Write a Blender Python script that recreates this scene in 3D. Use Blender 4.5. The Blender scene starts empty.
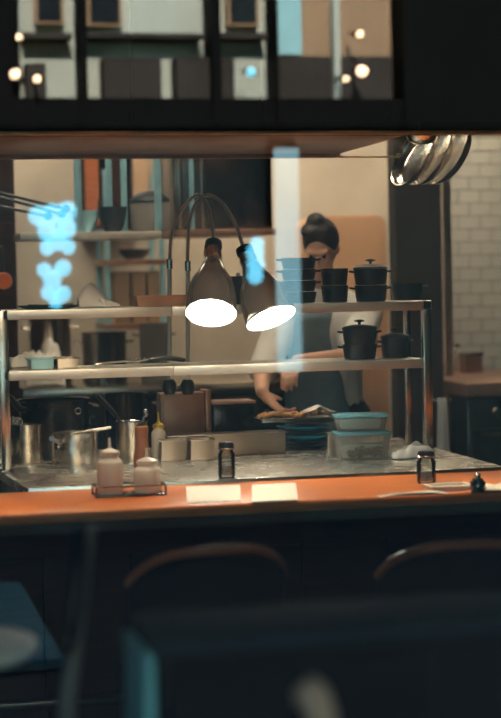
import bpy, bmesh, math, random
from mathutils import Vector, Matrix
random.seed(7)
scene = bpy.context.scene
COL = scene.collection
PI = math.pi

# ------------------------------------------------------------------ camera
H = 1.57                     # eye height
FPX = 1800.0                 # focal length in pixels of the 501x718 frame
YAW, PITCH, ROLL = math.radians(12.4), math.radians(2.51), math.radians(1.15)
ROT = Matrix.Rotation(-YAW, 3, 'Z') @ Matrix.Rotation(PI/2 - PITCH, 3, 'X') @ Matrix.Rotation(-ROLL, 3, 'Z')
cd = bpy.data.cameras.new('camera'); cam = bpy.data.objects.new('camera', cd); COL.objects.link(cam)
cam.matrix_world = Matrix.Translation((0, 0, H)) @ ROT.to_4x4()
cd.sensor_fit = 'VERTICAL'; cd.sensor_height = 36.0; cd.sensor_width = 36.0
cd.lens = 36.0 * FPX / 718.0
cd.dof.use_dof = True; cd.dof.focus_distance = 6.95; cd.dof.aperture_fstop = 1.6
cd.clip_start = 0.05; cd.clip_end = 200
scene.camera = cam

# ------------------------------------------------------------------ exposure, sky, sun
vs = scene.view_settings
vs.view_transform = 'Standard'; vs.look = 'None'; vs.exposure = 0.22; vs.gamma = 1.0; vs.use_curve_mapping = False
world = bpy.data.worlds.new('sky'); scene.world = world; world.use_nodes = True
wn = world.node_tree.nodes; wl = world.node_tree.links
sky = wn.new('ShaderNodeTexSky'); sky.sky_type = 'NISHITA'; sky.sun_disc = False
sky.sun_elevation = math.radians(26); sky.sun_rotation = 0.0
tint = wn.new('ShaderNodeMix'); tint.data_type = 'RGBA'; tint.blend_type = 'MULTIPLY'; tint.inputs['Factor'].default_value = 1.0
tint.inputs['B'].default_value = (0.50, 0.92, 1.10, 1)
wl.new(sky.outputs[0], tint.inputs['A']); wl.new(tint.outputs['Result'], wn['Background'].inputs[0]); wn['Background'].inputs[1].default_value = 0.42
sd = bpy.data.lights.new('sun', 'SUN'); sd.energy = 11.0; sd.angle = math.radians(0.6); sd.color = (1.0, 0.94, 0.82)
sun = bpy.data.objects.new('sun', sd); COL.objects.link(sun)
sun.location = (0, 20, 20)
sun.rotation_euler = (Vector((0.12, -1.0, -0.47))).to_track_quat('-Z', 'Y').to_euler()

def light(name, kind, loc, energy, color, size=0.3, target=None, spot=None, size_y=None):
    d = bpy.data.lights.new(name, kind); d.energy = energy; d.color = color
    if kind == 'AREA':
        d.size = size
        if size_y: d.shape = 'RECTANGLE'; d.size_y = size_y
    else: d.shadow_soft_size = size
    if kind == 'SPOT': d.spot_size = spot or 1.6; d.spot_blend = 0.7
    o = bpy.data.objects.new(name, d); COL.objects.link(o); o.location = loc
    t = Vector(target) if target else Vector(loc) - Vector((0, 0, 1))
    o.rotation_euler = (t - Vector(loc)).to_track_quat('-Z', 'Y').to_euler()
    return o

# ------------------------------------------------------------------ measuring helpers: a photo ray met with a plane of the place
def ray(px, py):
    return ROT @ Vector(((px - 250.5)/FPX, -(py - 359.0)/FPX, -1.0))
def W(px, py, Y):
    d = ray(px, py); return Vector((0, 0, H)) + d * (Y / d.y)
def G(px, py, z):
    d = ray(px, py); return Vector((0, 0, H)) + d * ((z - H) / d.z)
PANE_Y = 1.2
def M(px, py, V):                         # a point whose mirror image in the shop window lies V metres deep
    p = W(px, py, V); return Vector((p.x, 2*PANE_Y - p.y, p.z))
IMR = Vector((math.cos(YAW), -math.sin(YAW), 0)); TOV = Vector((-math.sin(YAW), -math.cos(YAW), 0)); UP = Vector((0, 0, 1))

# ------------------------------------------------------------------ materials
MATS = {}
DULL = {'soffit_wood', 'facade_dark', 'black_paint', 'console_front', 'console_top', 'chair_shell', 'plaster_dark', 'asphalt', 'shopfront', 'bar_dark_wood', 'kitchen_floor', 'grey_board', 'floor_wood'}
def mat(name, col, rough=0.5, metal=0.0, var=0.08, scale=12.0, bump=0.0, stretch=None, emis=None, estr=0.0,
        trans=0.0, alpha=None, col2=None, coat=0.0, rvar=0.08, ior=1.45, sheen=0.0, detail=4.0):
    m = bpy.data.materials.new(name); m.use_nodes = True
    nt = m.node_tree; n = nt.nodes; l = nt.links; p = n['Principled BSDF']
    tc = n.new('ShaderNodeTexCoord'); mp = n.new('ShaderNodeMapping')
    if stretch: mp.inputs['Scale'].default_value = stretch
    l.new(tc.outputs['Object'], mp.inputs['Vector'])
    nz = n.new('ShaderNodeTexNoise'); nz.inputs['Scale'].default_value = scale; nz.inputs['Detail'].default_value = detail
    l.new(mp.outputs[0], nz.inputs['Vector'])
    rp = n.new('ShaderNodeValToRGB')
    c = Vector(col[:3])
    if col2 is None:
        a = [max(0, v*(1-var)) for v in c]; b = [min(1, v*(1+var)) for v in c]
    else: a = list(col); b = list(col2)
    rp.color_ramp.elements[0].position = 0.3; rp.color_ramp.elements[1].position = 0.7
    rp.color_ramp.elements[0].color = (*a[:3], 1); rp.color_ramp.elements[1].color = (*b[:3], 1)
    l.new(nz.outputs['Fac'], rp.inputs['Fac']); l.new(rp.outputs[0], p.inputs['Base Color'])
    mr = n.new('ShaderNodeMapRange'); mr.inputs['To Min'].default_value = max(0.02, rough - rvar); mr.inputs['To Max'].default_value = min(1, rough + rvar)
    l.new(nz.outputs['Fac'], mr.inputs['Value']); l.new(mr.outputs[0], p.inputs['Roughness'])
    p.inputs['Metallic'].default_value = metal; p.inputs['IOR'].default_value = ior
    p.inputs['Transmission Weight'].default_value = trans
    p.inputs['Coat Weight'].default_value = coat; p.inputs['Coat Roughness'].default_value = 0.08
    p.inputs['Sheen Weight'].default_value = sheen
    if name in DULL: p.inputs['Specular IOR Level'].default_value = 0.06
    if alpha is not None: p.inputs['Alpha'].default_value = alpha
    if emis:
        p.inputs['Emission Color'].default_value = (*emis, 1); p.inputs['Emission Strength'].default_value = estr
    if bump:
        bp = n.new('ShaderNodeBump'); bp.inputs['Strength'].default_value = bump; bp.inputs['Distance'].default_value = 0.01
        l.new(nz.outputs['Fac'], bp.inputs['Height']); l.new(bp.outputs[0], p.inputs['Normal'])
    MATS[name] = m
    return m
mat('steel', (0.66, 0.60, 0.53), 0.22, 1.0, 0.06, 30, rvar=0.03)
mat('steel_top', (0.78, 0.72, 0.63), 0.27, 0.85, 0.05, 9, rvar=0.03)
mat('steel_shelf', (0.70, 0.64, 0.56), 0.45, 0.85, 0.06, 14, rvar=0.04)
mat('steel_dark', (0.20, 0.18, 0.17), 0.22, 1.0, 0.08, 18, rvar=0.03)
mat('steel_black', (0.055, 0.046, 0.042), 0.20, 1.0, 0.08, 18, rvar=0.03)
mat('steel_brown', (0.38, 0.215, 0.15), 0.40, 0.7, 0.1, 14, rvar=0.04)
mat('steel_warm', (0.42, 0.34, 0.28), 0.30, 1.0, 0.08, 16, rvar=0.04)
mat('chrome', (0.82, 0.77, 0.70), 0.22, 1.0, 0.05, 20, rvar=0.03)
mat('shade_metal', (0.52, 0.47, 0.42), 0.26, 0.72, 0.05, 20, rvar=0.03)
mat('shade_inside', (0.92, 0.92, 0.88), 0.5, 0.0, 0.03)
mat('gooseneck', (0.56, 0.50, 0.44), 0.32, 0.55, 0.05, 20, rvar=0.03)
mat('brass', (0.75, 0.50, 0.24), 0.3, 1.0)
mat('black_iron', (0.012, 0.014, 0.017), 0.45, 0.0, 0.3, 60, bump=0.05)
mat('black_plastic', (0.012, 0.012, 0.013), 0.35, 0.0, 0.2)
mat('black_paint', (0.010, 0.010, 0.011), 0.55, 0.0, 0.3)
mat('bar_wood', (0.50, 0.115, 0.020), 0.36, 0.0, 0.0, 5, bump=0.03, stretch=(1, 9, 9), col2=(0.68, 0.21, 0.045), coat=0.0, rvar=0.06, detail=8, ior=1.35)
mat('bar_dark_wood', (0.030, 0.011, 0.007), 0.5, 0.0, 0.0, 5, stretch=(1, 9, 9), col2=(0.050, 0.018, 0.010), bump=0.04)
mat('soffit_wood', (0.006, 0.005, 0.005), 0.6, 0.0, 0.0, 4, stretch=(9, 9, 1), col2=(0.010, 0.008, 0.008), bump=0.04)
mat('canopy_panel', (0.30, 0.17, 0.11), 0.6, 0.0, 0.15, 6)
mat('edge_warm_bounce', (0.92, 0.46, 0.26), 0.45, 0.3, 0.1)  # warm bounce light on the soffit's lower edge put into its colour
mat('chair_wood', (0.34, 0.10, 0.04), 0.32, 0.0, 0.0, 6, stretch=(1, 1, 8), col2=(0.45, 0.14, 0.055), coat=0.3)
mat('chair_shell', (0.012, 0.008, 0.007), 0.6, 0.0, 0.2, 10)
mat('floor_wood', (0.05, 0.13, 0.17), 0.5, 0.0, 0.0, 5, stretch=(9, 1, 9), col2=(0.08, 0.18, 0.22), bump=0.05)
mat('kitchen_floor', (0.05, 0.05, 0.05), 0.6, 0.0, 0.2, 20)
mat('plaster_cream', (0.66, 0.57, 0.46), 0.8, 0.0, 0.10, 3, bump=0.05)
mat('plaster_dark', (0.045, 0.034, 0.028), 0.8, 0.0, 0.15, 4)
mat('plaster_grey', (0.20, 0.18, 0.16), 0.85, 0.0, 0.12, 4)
mat('tile_white', (0.62, 0.60, 0.54), 0.25, 0.0, 0.10, 3, rvar=0.06)
mat('grout', (0.28, 0.26, 0.23), 0.9)
mat('jamb', (0.42, 0.34, 0.26), 0.6)
mat('cream_enamel', (0.74, 0.42, 0.24), 0.45, 0.0, 0.10, 2)
mat('carton', (0.52, 0.33, 0.21), 0.8, 0.0, 0.12, 5)
mat('plastic_milky', (0.80, 0.74, 0.64), 0.35, 0.0, 0.05, 10)
mat('sauce_grey', (0.46, 0.40, 0.34), 0.35, 0.0, 0.08, 10)
mat('sauce_brown', (0.30, 0.12, 0.06), 0.3, 0.0, 0.12, 10)
mat('yellow_plastic', (0.78, 0.50, 0.05), 0.35, 0.0, 0.06)
mat('red_plastic', (0.62, 0.03, 0.02), 0.35, 0.0, 0.06)
mat('blue_lid', (0.16, 0.50, 0.64), 0.3, 0.0, 0.08, alpha=None)
mat('white_cloth', (0.80, 0.75, 0.68), 0.9, 0.0, 0.06, 40, bump=0.15, sheen=0.2)
mat('paper', (0.85, 0.79, 0.70), 0.7, 0.0, 0.03)
mat('steel_blue_sheen', (0.34, 0.62, 0.72), 0.35, 0.4, 0.1, 10)  # blue reflections on straps and hood strips put into the colour
mat('plate_blue_reflection', (0.04, 0.42, 0.62), 0.15, 0.0, 0.15, 10, coat=0.6)  # cyan highlights of dark plates put into their colour
mat('panel_blue_daylight', (0.30, 0.80, 0.95), 0.6, 0.0, 0.1, 5)  # blue daylight on the console end put into its colour
mat('console_front', (0.008, 0.006, 0.006), 0.6, 0.0, 0.25, 6)
mat('console_top', (0.03, 0.05, 0.062), 0.75, 0.0, 0.12, 5, ior=1.25)
mat('pale_top', (0.88, 0.70, 0.54), 0.35, 0.0, 0.10, 5)
mat('pale_wood', (0.92, 0.62, 0.48), 0.45, 0.0, 0.12, 6)
mat('orange_enamel', (0.75, 0.16, 0.04), 0.35, 0.0, 0.08)
mat('food_fries', (0.66, 0.34, 0.13), 0.6, 0.0, 0.2, 30, bump=0.2)
mat('food_brown', (0.10, 0.055, 0.03), 0.6, 0.0, 0.0, 40, col2=(0.34, 0.22, 0.13), bump=0.2)
mat('salt', (0.45, 0.42, 0.38), 0.6, 0.0, 0.3, 90, bump=0.2)
mat('skin', (0.72, 0.40, 0.27), 0.5, 0.0, 0.06, 8)
mat('hair', (0.020, 0.012, 0.010), 0.55, 0.0, 0.3, 60, bump=0.4)
mat('jacket', (0.78, 0.76, 0.72), 0.85, 0.0, 0.05, 14, bump=0.15)
mat('apron', (0.17, 0.24, 0.28), 0.85, 0.0, 0.10, 20, bump=0.15)
mat('trousers', (0.03, 0.03, 0.035), 0.85, 0.0, 0.10)
mat('asphalt', (0.035, 0.035, 0.037), 0.9, 0.0, 0.3, 40, bump=0.3)
mat('paving', (0.045, 0.11, 0.12), 0.8, 0.0, 0.2, 6, bump=0.1)
mat('facade', (0.62, 0.62, 0.52), 0.85, 0.0, 0.08, 1.5, bump=0.05)
mat('facade_tan', (0.44, 0.27, 0.16), 0.85, 0.0, 0.10, 1.5, bump=0.05)
mat('facade_dark', (0.006, 0.006, 0.006), 0.7, 0.0, 0.2, 2)
mat('shopfront', (0.09, 0.075, 0.065), 0.7, 0.0, 0.3, 1.2)
mat('grey_board', (0.060, 0.048, 0.042), 0.7, 0.0, 0.15, 3)
mat('blue_curtain', (0.40, 0.68, 0.72), 0.8, 0.0, 0.10, 3, stretch=(6, 1, 1))
mat('dark_pane', (0.020, 0.024, 0.028), 0.12, 0.0, 0.1)
mat('bulb_white', (1, 1, 1), 0.4, emis=(1.0, 0.93, 0.80), estr=130.0)
mat('bulb_warm', (1, 0.8, 0.6), 0.4, emis=(1.0, 0.62, 0.34), estr=14.0)
mat('glow_cyan', (0.4, 0.8, 1), 0.4, emis=(0.14, 0.68, 0.95), estr=4.2)
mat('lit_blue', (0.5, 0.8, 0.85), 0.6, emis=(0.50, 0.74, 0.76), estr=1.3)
mat('lit_panel', (1, 0.9, 0.8), 0.5, emis=(1.0, 0.80, 0.58), estr=42.0)

def clear_glass(name, tint, ior=1.5, rough=0.0, body=0.0, bodycol=(0.8, 0.8, 0.75)):
    """thin clear sheet: fresnel mix of see-through and mirror, with a share of milky body"""
    m = bpy.data.materials.new(name); m.use_nodes = True
    nt = m.node_tree; n = nt.nodes; l = nt.links
    n.remove(n['Principled BSDF']); out = n['Material Output']
    t = n.new('ShaderNodeBsdfTransparent'); t.inputs[0].default_value = (*tint, 1)
    g = n.new('ShaderNodeBsdfGlossy'); g.inputs['Roughness'].default_value = rough
    f = n.new('ShaderNodeFresnel'); f.inputs['IOR'].default_value = ior
    mx = n.new('ShaderNodeMixShader'); l.new(f.outputs[0], mx.inputs[0]); l.new(t.outputs[0], mx.inputs[1]); l.new(g.outputs[0], mx.inputs[2])
    last = mx
    if body:
        nz = n.new('ShaderNodeTexNoise'); nz.inputs['Scale'].default_value = 20
        d = n.new('ShaderNodeBsdfDiffuse'); d.inputs[0].default_value = (*bodycol, 1)
        tr = n.new('ShaderNodeBsdfTranslucent'); tr.inputs[0].default_value = (*bodycol, 1)
        a = n.new('ShaderNodeMixShader'); a.inputs[0].default_value = 0.5; l.new(d.outputs[0], a.inputs[1]); l.new(tr.outputs[0], a.inputs[2])
        b = n.new('ShaderNodeMixShader'); b.inputs[0].default_value = body; l.new(mx.outputs[0], b.inputs[1]); l.new(a.outputs[0], b.inputs[2])
        last = b
    l.new(last.outputs[0], out.inputs['Surface']); MATS[name] = m
clear_glass('shop_glass', (0.93, 0.965, 0.965), ior=2.0)
clear_glass('door_glass', (0.97, 0.98, 0.98))
clear_glass('shaker_glass', (0.93, 0.93, 0.90))
clear_glass('tub_plastic', (0.95, 0.95, 0.93), rough=0.15, body=0.16, bodycol=(0.88, 0.84, 0.76))
clear_glass('blue_lid', (0.45, 0.80, 0.90), rough=0.15, body=0.5, bodycol=(0.36, 0.72, 0.82))

# ------------------------------------------------------------------ mesh building
class B:
    def __init__(s): s.v = []; s.f = []
    def add(s, vs_, fs_):
        o = len(s.v); s.v += [tuple(v) for v in vs_]; s.f += [tuple(i + o for i in f) for f in fs_]; return s
    def box(s, c, size, rot=None, taper=1.0):
        c = Vector(c); hx, hy, hz = size[0]/2, size[1]/2, size[2]/2
        vv = []
        for z in (-1, 1):
            k = taper if z < 0 else 1.0
            for x, y in ((-1, -1), (1, -1), (1, 1), (-1, 1)):
                p = Vector((x*hx*k, y*hy*k, z*hz)); p = rot @ p if rot else p; vv.append(c + p)
        return s.add(vv, [(3, 2, 1, 0), (4, 5, 6, 7), (0, 1, 5, 4), (1, 2, 6, 5), (2, 3, 7, 6), (3, 0, 4, 7)])
    def lathe(s, prof, n=32, c=(0, 0, 0), rot=None, cap=True):
        c = Vector(c); vv = []; ff = []; k = len(prof)
        for r, z in prof:
            for i in range(n):
                a = 2*PI*i/n; p = Vector((r*math.cos(a), r*math.sin(a), z)); p = rot @ p if rot else p; vv.append(c + p)
        for j in range(k-1):
            for i in range(n):
                i2 = (i+1) % n; ff.append((j*n+i, j*n+i2, (j+1)*n+i2, (j+1)*n+i))
        if cap:
            if prof[0][0] > 1e-6: ff.append(tuple(range(n))[::-1])
            if prof[-1][0] > 1e-6: ff.append(tuple((k-1)*n + i for i in range(n)))
        return s.add(vv, ff)
    def tube(s, pts, r, n=10, closed=False):
        pts = [Vector(p) for p in pts]; m = len(pts); rs = r if isinstance(r, (list, tuple)) else [r]*m
        vv = []; ff = []; ref = None
        for i in range(m):
            a = pts[(i-1) % m] if closed or i > 0 else pts[i]; b = pts[(i+1) % m] if closed or i < m-1 else pts[i]
            t = (b-a).normalized()
            if ref is None:
                ref = Vector((0, 0, 1)) if abs(t.z) < 0.9 else Vector((1, 0, 0))
            u = (ref - t*ref.dot(t)); u = u.normalized() if u.length > 1e-6 else t.orthogonal().normalized(); ref = u; w = t.cross(u)
            for k in range(n):
                an = 2*PI*k/n; vv.append(pts[i] + (u*math.cos(an) + w*math.sin(an))*rs[i])
        for i in range(m if closed else m-1):
            i2 = (i+1) % m
            for k in range(n):
                k2 = (k+1) % n; ff.append((i*n+k, i*n+k2, i2*n+k2, i2*n+k))
        if not closed: ff += [tuple(range(n))[::-1], tuple((m-1)*n+k for k in range(n))]
        return s.add(vv, ff)
    def prism(s, poly, axis_vec, depth_c=None):
        """poly: list of 3d points in a plane, swept along axis_vec"""
        a = Vector(axis_vec); n = len(poly); P0 = [Vector(p) for p in poly]
        return s.add(P0 + [p + a for p in P0], [tuple(range(n))[::-1], tuple(range(n, 2*n))] + [(i, (i+1) % n, n+(i+1) % n, n+i) for i in range(n)])
    def grid(s, fn, nu, nv, thick=None):
        vv = [fn(i/nu, j/nv) for j in range(nv+1) for i in range(nu+1)]
        ff = [(j*(nu+1)+i, j*(nu+1)+i+1, (j+1)*(nu+1)+i+1, (j+1)*(nu+1)+i) for j in range(nv) for i in range(nu)]
        return s.add(vv, ff)
    def build(s, name, m, parent=None, smooth=40, bevel=0.0, seg=2, solid=0.0, sub=0, loc=None):
        me = bpy.data.meshes.new(name); me.from_pydata(s.v, [], s.f); me.validate()
        bm = bmesh.new(); bm.from_mesh(me)
        bmesh.ops.remove_doubles(bm, verts=bm.verts, dist=1e-6)
        if bevel:
            eds = [e for e in bm.edges if len(e.link_faces) == 2 and e.calc_face_angle(0) > 0.6]
            if eds: bmesh.ops.bevel(bm, geom=eds, offset=bevel, segments=seg, profile=0.5, affect='EDGES', clamp_overlap=True)
        bmesh.ops.recalc_face_normals(bm, faces=bm.faces)
        bm.to_mesh(me); bm.free()
        if smooth:
            me.polygons.foreach_set('use_smooth', [True]*len(me.polygons)); me.set_sharp_from_angle(angle=math.radians(smooth))
        me.materials.append(MATS[m]); me.update()
        o = bpy.data.objects.new(name, me); COL.objects.link(o)
        if parent is not None: o.parent = parent
        if loc is not None: o.location = loc
        if solid:
            md = o.modifiers.new('thickness', 'SOLIDIFY'); md.thickness = solid; md.offset = 0
        if sub:
            md = o.modifiers.new('smooth', 'SUBSURF'); md.levels = sub; md.render_levels = sub
        return o
def tag(o, label=None, cat=None, group=None, kind=None):
    if label: o['label'] = label
    if cat: o['category'] = cat
    if group: o['group'] = group
    if kind: o['kind'] = kind
    return o
def thing(name, loc, label, cat, group=None, rz=0.0, kind=None):
    o = bpy.data.objects.new(name, None); COL.objects.link(o); o.location = loc; o.rotation_euler = (0, 0, rz)
    o.empty_display_size = 0.1
    return tag(o, label, cat, group, kind)
def copy_tree(o, parent=None):
    c = o.copy(); COL.objects.link(c); c.parent = parent
    for ch in list(o.children): copy_tree(ch, c)
    return c
def R3(axis, deg): return Matrix.Rotation(math.radians(deg), 3, axis)
def frame_to(axis):                                   # rotation that carries local +Z to axis
    return Vector(axis).normalized().to_track_quat('Z', 'Y').to_matrix()
def catmull(P, k=8):
    P = [Vector(p) for p in P]; out = []
    Q = [P[0]*2-P[1]] + P + [P[-1]*2-P[-2]]
    for i in range(1, len(Q)-2):
        for j in range(k):
            t = j/k; a, b, c, d = Q[i-1], Q[i], Q[i+1], Q[i+2]
            out.append(0.5*((2*b) + (c-a)*t + (2*a-5*b+4*c-d)*t*t + (3*b-a-3*c+d)*t**3))
    out.append(P[-1]); return out

# ================================================================== THE SETTING
ZC = 0.85                                             # steel and wood counter height
def struct(name, b, m, label=None, cat=None, **k):
    o = b.build(name, m, **k); o['kind'] = 'structure'
    tag(o, label, cat); return o

# floor: boards in front of the bar, one by one; dark kitchen floor behind
fl = struct('floor', B().box((1.0, 6.0, -0.06), (9.0, 9.6, 0.10)), 'kitchen_floor', 'dark floor under the kitchen and the bar', 'floor', smooth=0)
bw = 0.14
pm = None
for i in range(26):
    x = -1.75 + i*bw
    off = (i*0.61) % 1.0
    for k in range(3):
        y0, y1 = 1.45 + k*1.5 - off*0.4, 1.45 + (k+1)*1.5 - off*0.4
        y0 = max(y0, 1.35); y1 = min(y1, 5.62)
        if k == 2: y1 = 5.62
        if pm is None:
            o = B().box((0, 0, 0), (bw - 0.006, 1.0, 0.012)).build('plank', 'floor_wood', fl, smooth=0); pm = o
        else:
            o = pm.copy(); COL.objects.link(o); o.parent = fl
        o.location = (x, (y0+y1)/2, -0.0045 + random.uniform(-0.0008, 0.0008)); o.scale = (1, y1-y0-0.004, 1)

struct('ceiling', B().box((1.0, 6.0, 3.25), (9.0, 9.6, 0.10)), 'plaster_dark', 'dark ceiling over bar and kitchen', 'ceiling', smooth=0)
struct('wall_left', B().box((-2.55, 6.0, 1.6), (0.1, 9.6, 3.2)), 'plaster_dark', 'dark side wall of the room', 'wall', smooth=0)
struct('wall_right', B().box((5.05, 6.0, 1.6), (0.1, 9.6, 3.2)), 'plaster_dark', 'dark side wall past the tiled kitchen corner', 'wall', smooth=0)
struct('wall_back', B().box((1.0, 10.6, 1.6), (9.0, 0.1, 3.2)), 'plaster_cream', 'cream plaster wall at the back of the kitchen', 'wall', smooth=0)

# tiled stretch of the back wall: metro tiles one by one in running bond
tl = W(449, 165, 10.35); br = W(540, 420, 10.35)
TX0 = tl.x - 0.02; TW, TH = 0.142, 0.078
twall = struct('wall_tiled', B().box((TX0 + 0.8, 10.44, 1.45), (1.6, 0.16, 2.9)), 'grout', 'white metro tiled kitchen wall beside the dark pillar', 'wall', smooth=0)
tm = None
for r in range(22):
    z = 0.72 + r*TH
    for c in range(6):
        x = TX0 + (c + 0.5)*TW - (TW/2 if r % 2 else 0)
        if x - TW/2 < TX0 - 0.001: x += 0; 
        if tm is None:
            tm = B().box((0, 0, 0), (TW - 0.006, 0.014, TH - 0.006)).build('tile', 'tile_white', twall, smooth=30, bevel=0.003, seg=1); o = tm
        else:
            o = tm.copy(); COL.objects.link(o); o.parent = twall
        o.location = (x, 10.355 + random.uniform(-0.0015, 0.0015), z)
        o.rotation_euler = (random.uniform(-.006, .006), 0, random.uniform(-.008, .008))
# dark pillar and pale jamb
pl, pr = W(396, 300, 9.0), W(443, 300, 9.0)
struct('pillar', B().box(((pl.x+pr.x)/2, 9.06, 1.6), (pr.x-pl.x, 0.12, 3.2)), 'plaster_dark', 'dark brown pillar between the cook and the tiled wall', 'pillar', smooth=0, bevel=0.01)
jl, jr = W(443.5, 250, 9.42), W(452, 250, 9.42)
struct('trim_1', B().box(((jl.x+jr.x)/2, 9.46, 1.45), (jr.x-jl.x, 0.08, 2.9)), 'jamb', 'narrow pale door jamb beside the dark pillar', 'trim', smooth=0, bevel=0.006)

# soffit: dark fascia of boards above the pass, canopy panel behind it
zs = W(250, 134, 6.22).z
xf0, xf1 = -0.9, 3.3
fas = thing('soffit', (0, 6.22, zs), 'dark panelled soffit hanging over the kitchen pass', 'soffit', kind='structure')
B().box(((xf0+xf1)/2, 0.06, 0.55), (xf1-xf0, 0.04, 1.10)).build('backing', 'soffit_wood', fas, smooth=0)
npn = 9; pwid = (xf1-xf0)/npn
pm2 = None
for i in range(npn):
    if pm2 is None:
        pm2 = B().box((0, 0, 0), (pwid-0.008, 0.024, 1.05)).build('panel', 'soffit_wood', fas, smooth=30, bevel=0.004, seg=1); o = pm2
    else:
        o = pm2.copy(); COL.objects.link(o); o.parent = fas
    o.location = (xf0 + (i+0.5)*pwid, 0.02 + random.uniform(-.002, .002), 0.57)
B().box(((xf0+xf1)/2, 0.004, 0.004), (xf1-xf0, 0.02, 0.014)).build('edge_strip', 'edge_warm_bounce', fas, bevel=0.004)
xc1 = W(372, 150, 6.9).x
B().box(((xf0+xc1)/2, 0.60, 0.072), (xc1-xf0, 1.12, 0.12)).build('canopy_panel', 'canopy_panel', fas, smooth=0, bevel=0.004)
B().box(((xf0+xc1)/2, 1.165, 0.06), (xc1-xf0, 0.025, 0.13)).build('rear_strip', 'steel_brown', fas, smooth=0, bevel=0.003)

# shop front with the big window the photograph looks through
wx0, wx1, wz0, wz1 = -0.75, 1.55, 0.45, 2.45
sf = struct('wall_front', B().box(((-1.15+wx0)/2, PANE_Y, 3.6), (wx0+1.15, 0.24, 7.2)).box((-1.82, PANE_Y, 4.95), (1.34, 0.24, 4.5)).box((-2.54, PANE_Y, 3.6), (0.12, 0.24, 7.2)).box(((5.1+wx1)/2, PANE_Y, 3.6), (5.1-wx1, 0.24, 7.2))
            .box(((wx0+wx1)/2, PANE_Y, wz0/2), (wx1-wx0, 0.24, wz0)).box(((wx0+wx1)/2, PANE_Y, (wz1+7.2)/2), (wx1-wx0, 0.24, 7.2-wz1)), 'plaster_grey',
            'grey street wall around the shop window', 'wall', smooth=0)
win = thing('window_1', (0, PANE_Y, 0), 'large shop window pane reflecting the street', 'window', kind='structure')
for x in (wx0+0.03, wx1-0.03): B().box((x, 0, (wz0+wz1)/2), (0.06, 0.1, wz1-wz0)).build('frame_post', 'black_paint', win, smooth=0, bevel=0.004)
for z in (wz0+0.03, wz1-0.03): B().box(((wx0+wx1)/2, 0, z), (wx1-wx0-0.12, 0.1, 0.06)).build('frame_rail', 'black_paint', win, smooth=0, bevel=0.004)
B().box(((wx0+wx1)/2, 0, (wz0+wz1)/2), (wx1-wx0-0.11, 0.008, wz1-wz0-0.11)).build('pane', 'shop_glass', win, smooth=0)

door = thing('added_door', (-1.815, PANE_Y, 0.0), 'unseen glazed street door added for blue daylight beside the shop window', 'door', kind='structure')  # added opening, out of view, that lets blue daylight in from the side
for x in (-.63, 0, .63): B().box((x, 0, 1.36), (.07, .07, 2.66)).build('stile', 'black_paint', door, smooth=0, bevel=.004)
for z in (.08, 2.64):
    for x in (-.315, .315): B().box((x, 0, z), (.55, .07, .10)).build('door_rail', 'black_paint', door, smooth=0, bevel=.004)
for x in (-.315, .315): B().box((x, 0, 1.36), (.56, .008, 2.47)).build('pane', 'door_glass', door, smooth=0)
for x in (-.06, .06): B().tube([(x, -.06, .95), (x, -.06, 1.35)], .012, 10).build('handle', 'steel', door)
struct('street', B().box((1.5, -4.1, -0.07), (24, 10.4, 0.1)), 'asphalt', 'dark asphalt street outside the shop window', 'street', smooth=0)

pv0, pv1 = G(52, 640, 0), G(40, 586, 0)
stp = bpy.data.objects['street']; pv = None
for i in range(5):
    for j in range(4):
        if pv is None:
            pv = B().box((0, 0, 0), (.488, .488, .05)).build('paving_slab', 'paving', stp, smooth=30, bevel=.006, seg=1); o = pv
        else:
            o = pv.copy(); COL.objects.link(o); o.parent = stp
        o.location = (pv0.x - .25 - i*.5, 2*PANE_Y - pv1.y + .25 + j*.5, .006 + random.uniform(-.003, .003)); o.rotation_euler = (0, 0, random.uniform(-.01, .01))
# ---- house across the street, met only as a reflection in the window
V = 11.5
FY = 2*PANE_Y - V
fac = thing('house_front', (0, FY, 0), 'sunlit cream house front reflected in the shop window', 'house', kind='structure')
def frect(x0, y0, x1, y1, name, m, out=0.05, parent=None, deep=0.06, bevel=0.0):
    a, b = M(x0, y0, V), M(x1, y1, V)
    return B().box(((a.x+b.x)/2, out, (a.z+b.z)/2), (abs(b.x-a.x), deep, abs(a.z-b.z))).build(name, m, parent or fac, smooth=0, bevel=bevel)
zf = M(250, 131, V).z
B().box((6.0, -0.2, 4.6), (18, 0.3, 9.2)).build('wall', 'facade', fac, smooth=0)
frect(268, -120, 389, 100, 'wall_panel', 'facade_tan', 0.0, deep=0.12)
frect(-60, 131, 600, 565, 'shopfront_panel', 'shopfront', 0.0, deep=0.14)
frect(-60, 101, 600, 130, 'fascia_board', 'facade_dark', 0.06, deep=0.3)
for (x0, x1) in ((-60, 17), (69, 84), (199, 215), (262, 271), (388, 640)):
    frect(x0, -220, x1, 132, 'pier', 'facade_dark', 0.08, deep=0.34)
for (x0, y0, x1, y1) in ((36, -30, 60, 22), (88, -30, 118, 24), (228, -30, 254, 24)):
    f = frect(x0-3, y0, x1+3, y1+3, 'window', 'facade_tan', 0.0, deep=0.10); frect(x0, y0, x1, y1, 'pane', 'dark_pane', 0.045, f, deep=0.04)
for (x0, x1) in ((20, 69), (84, 199), (215, 262)):
    frect(x0, 36, x1, 42, 'ledge', 'grey_board', 0.05, deep=0.24)
for (x0, y0, x1, y1) in ((24, 66, 44, 100), (100, 60, 158, 101), (172, 60, 230, 101), (272, 59, 326, 101), (336, 59, 386, 101)):
    frect(x0, y0, x1, y1, 'board', 'grey_board', 0.05, deep=0.2)
frect(272, -20, 297, 57, 'shutter', 'blue_curtain', 0.06, deep=0.14)
frect(324, -120, 334, 101, 'post', 'facade', 0.08, deep=0.2)
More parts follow.
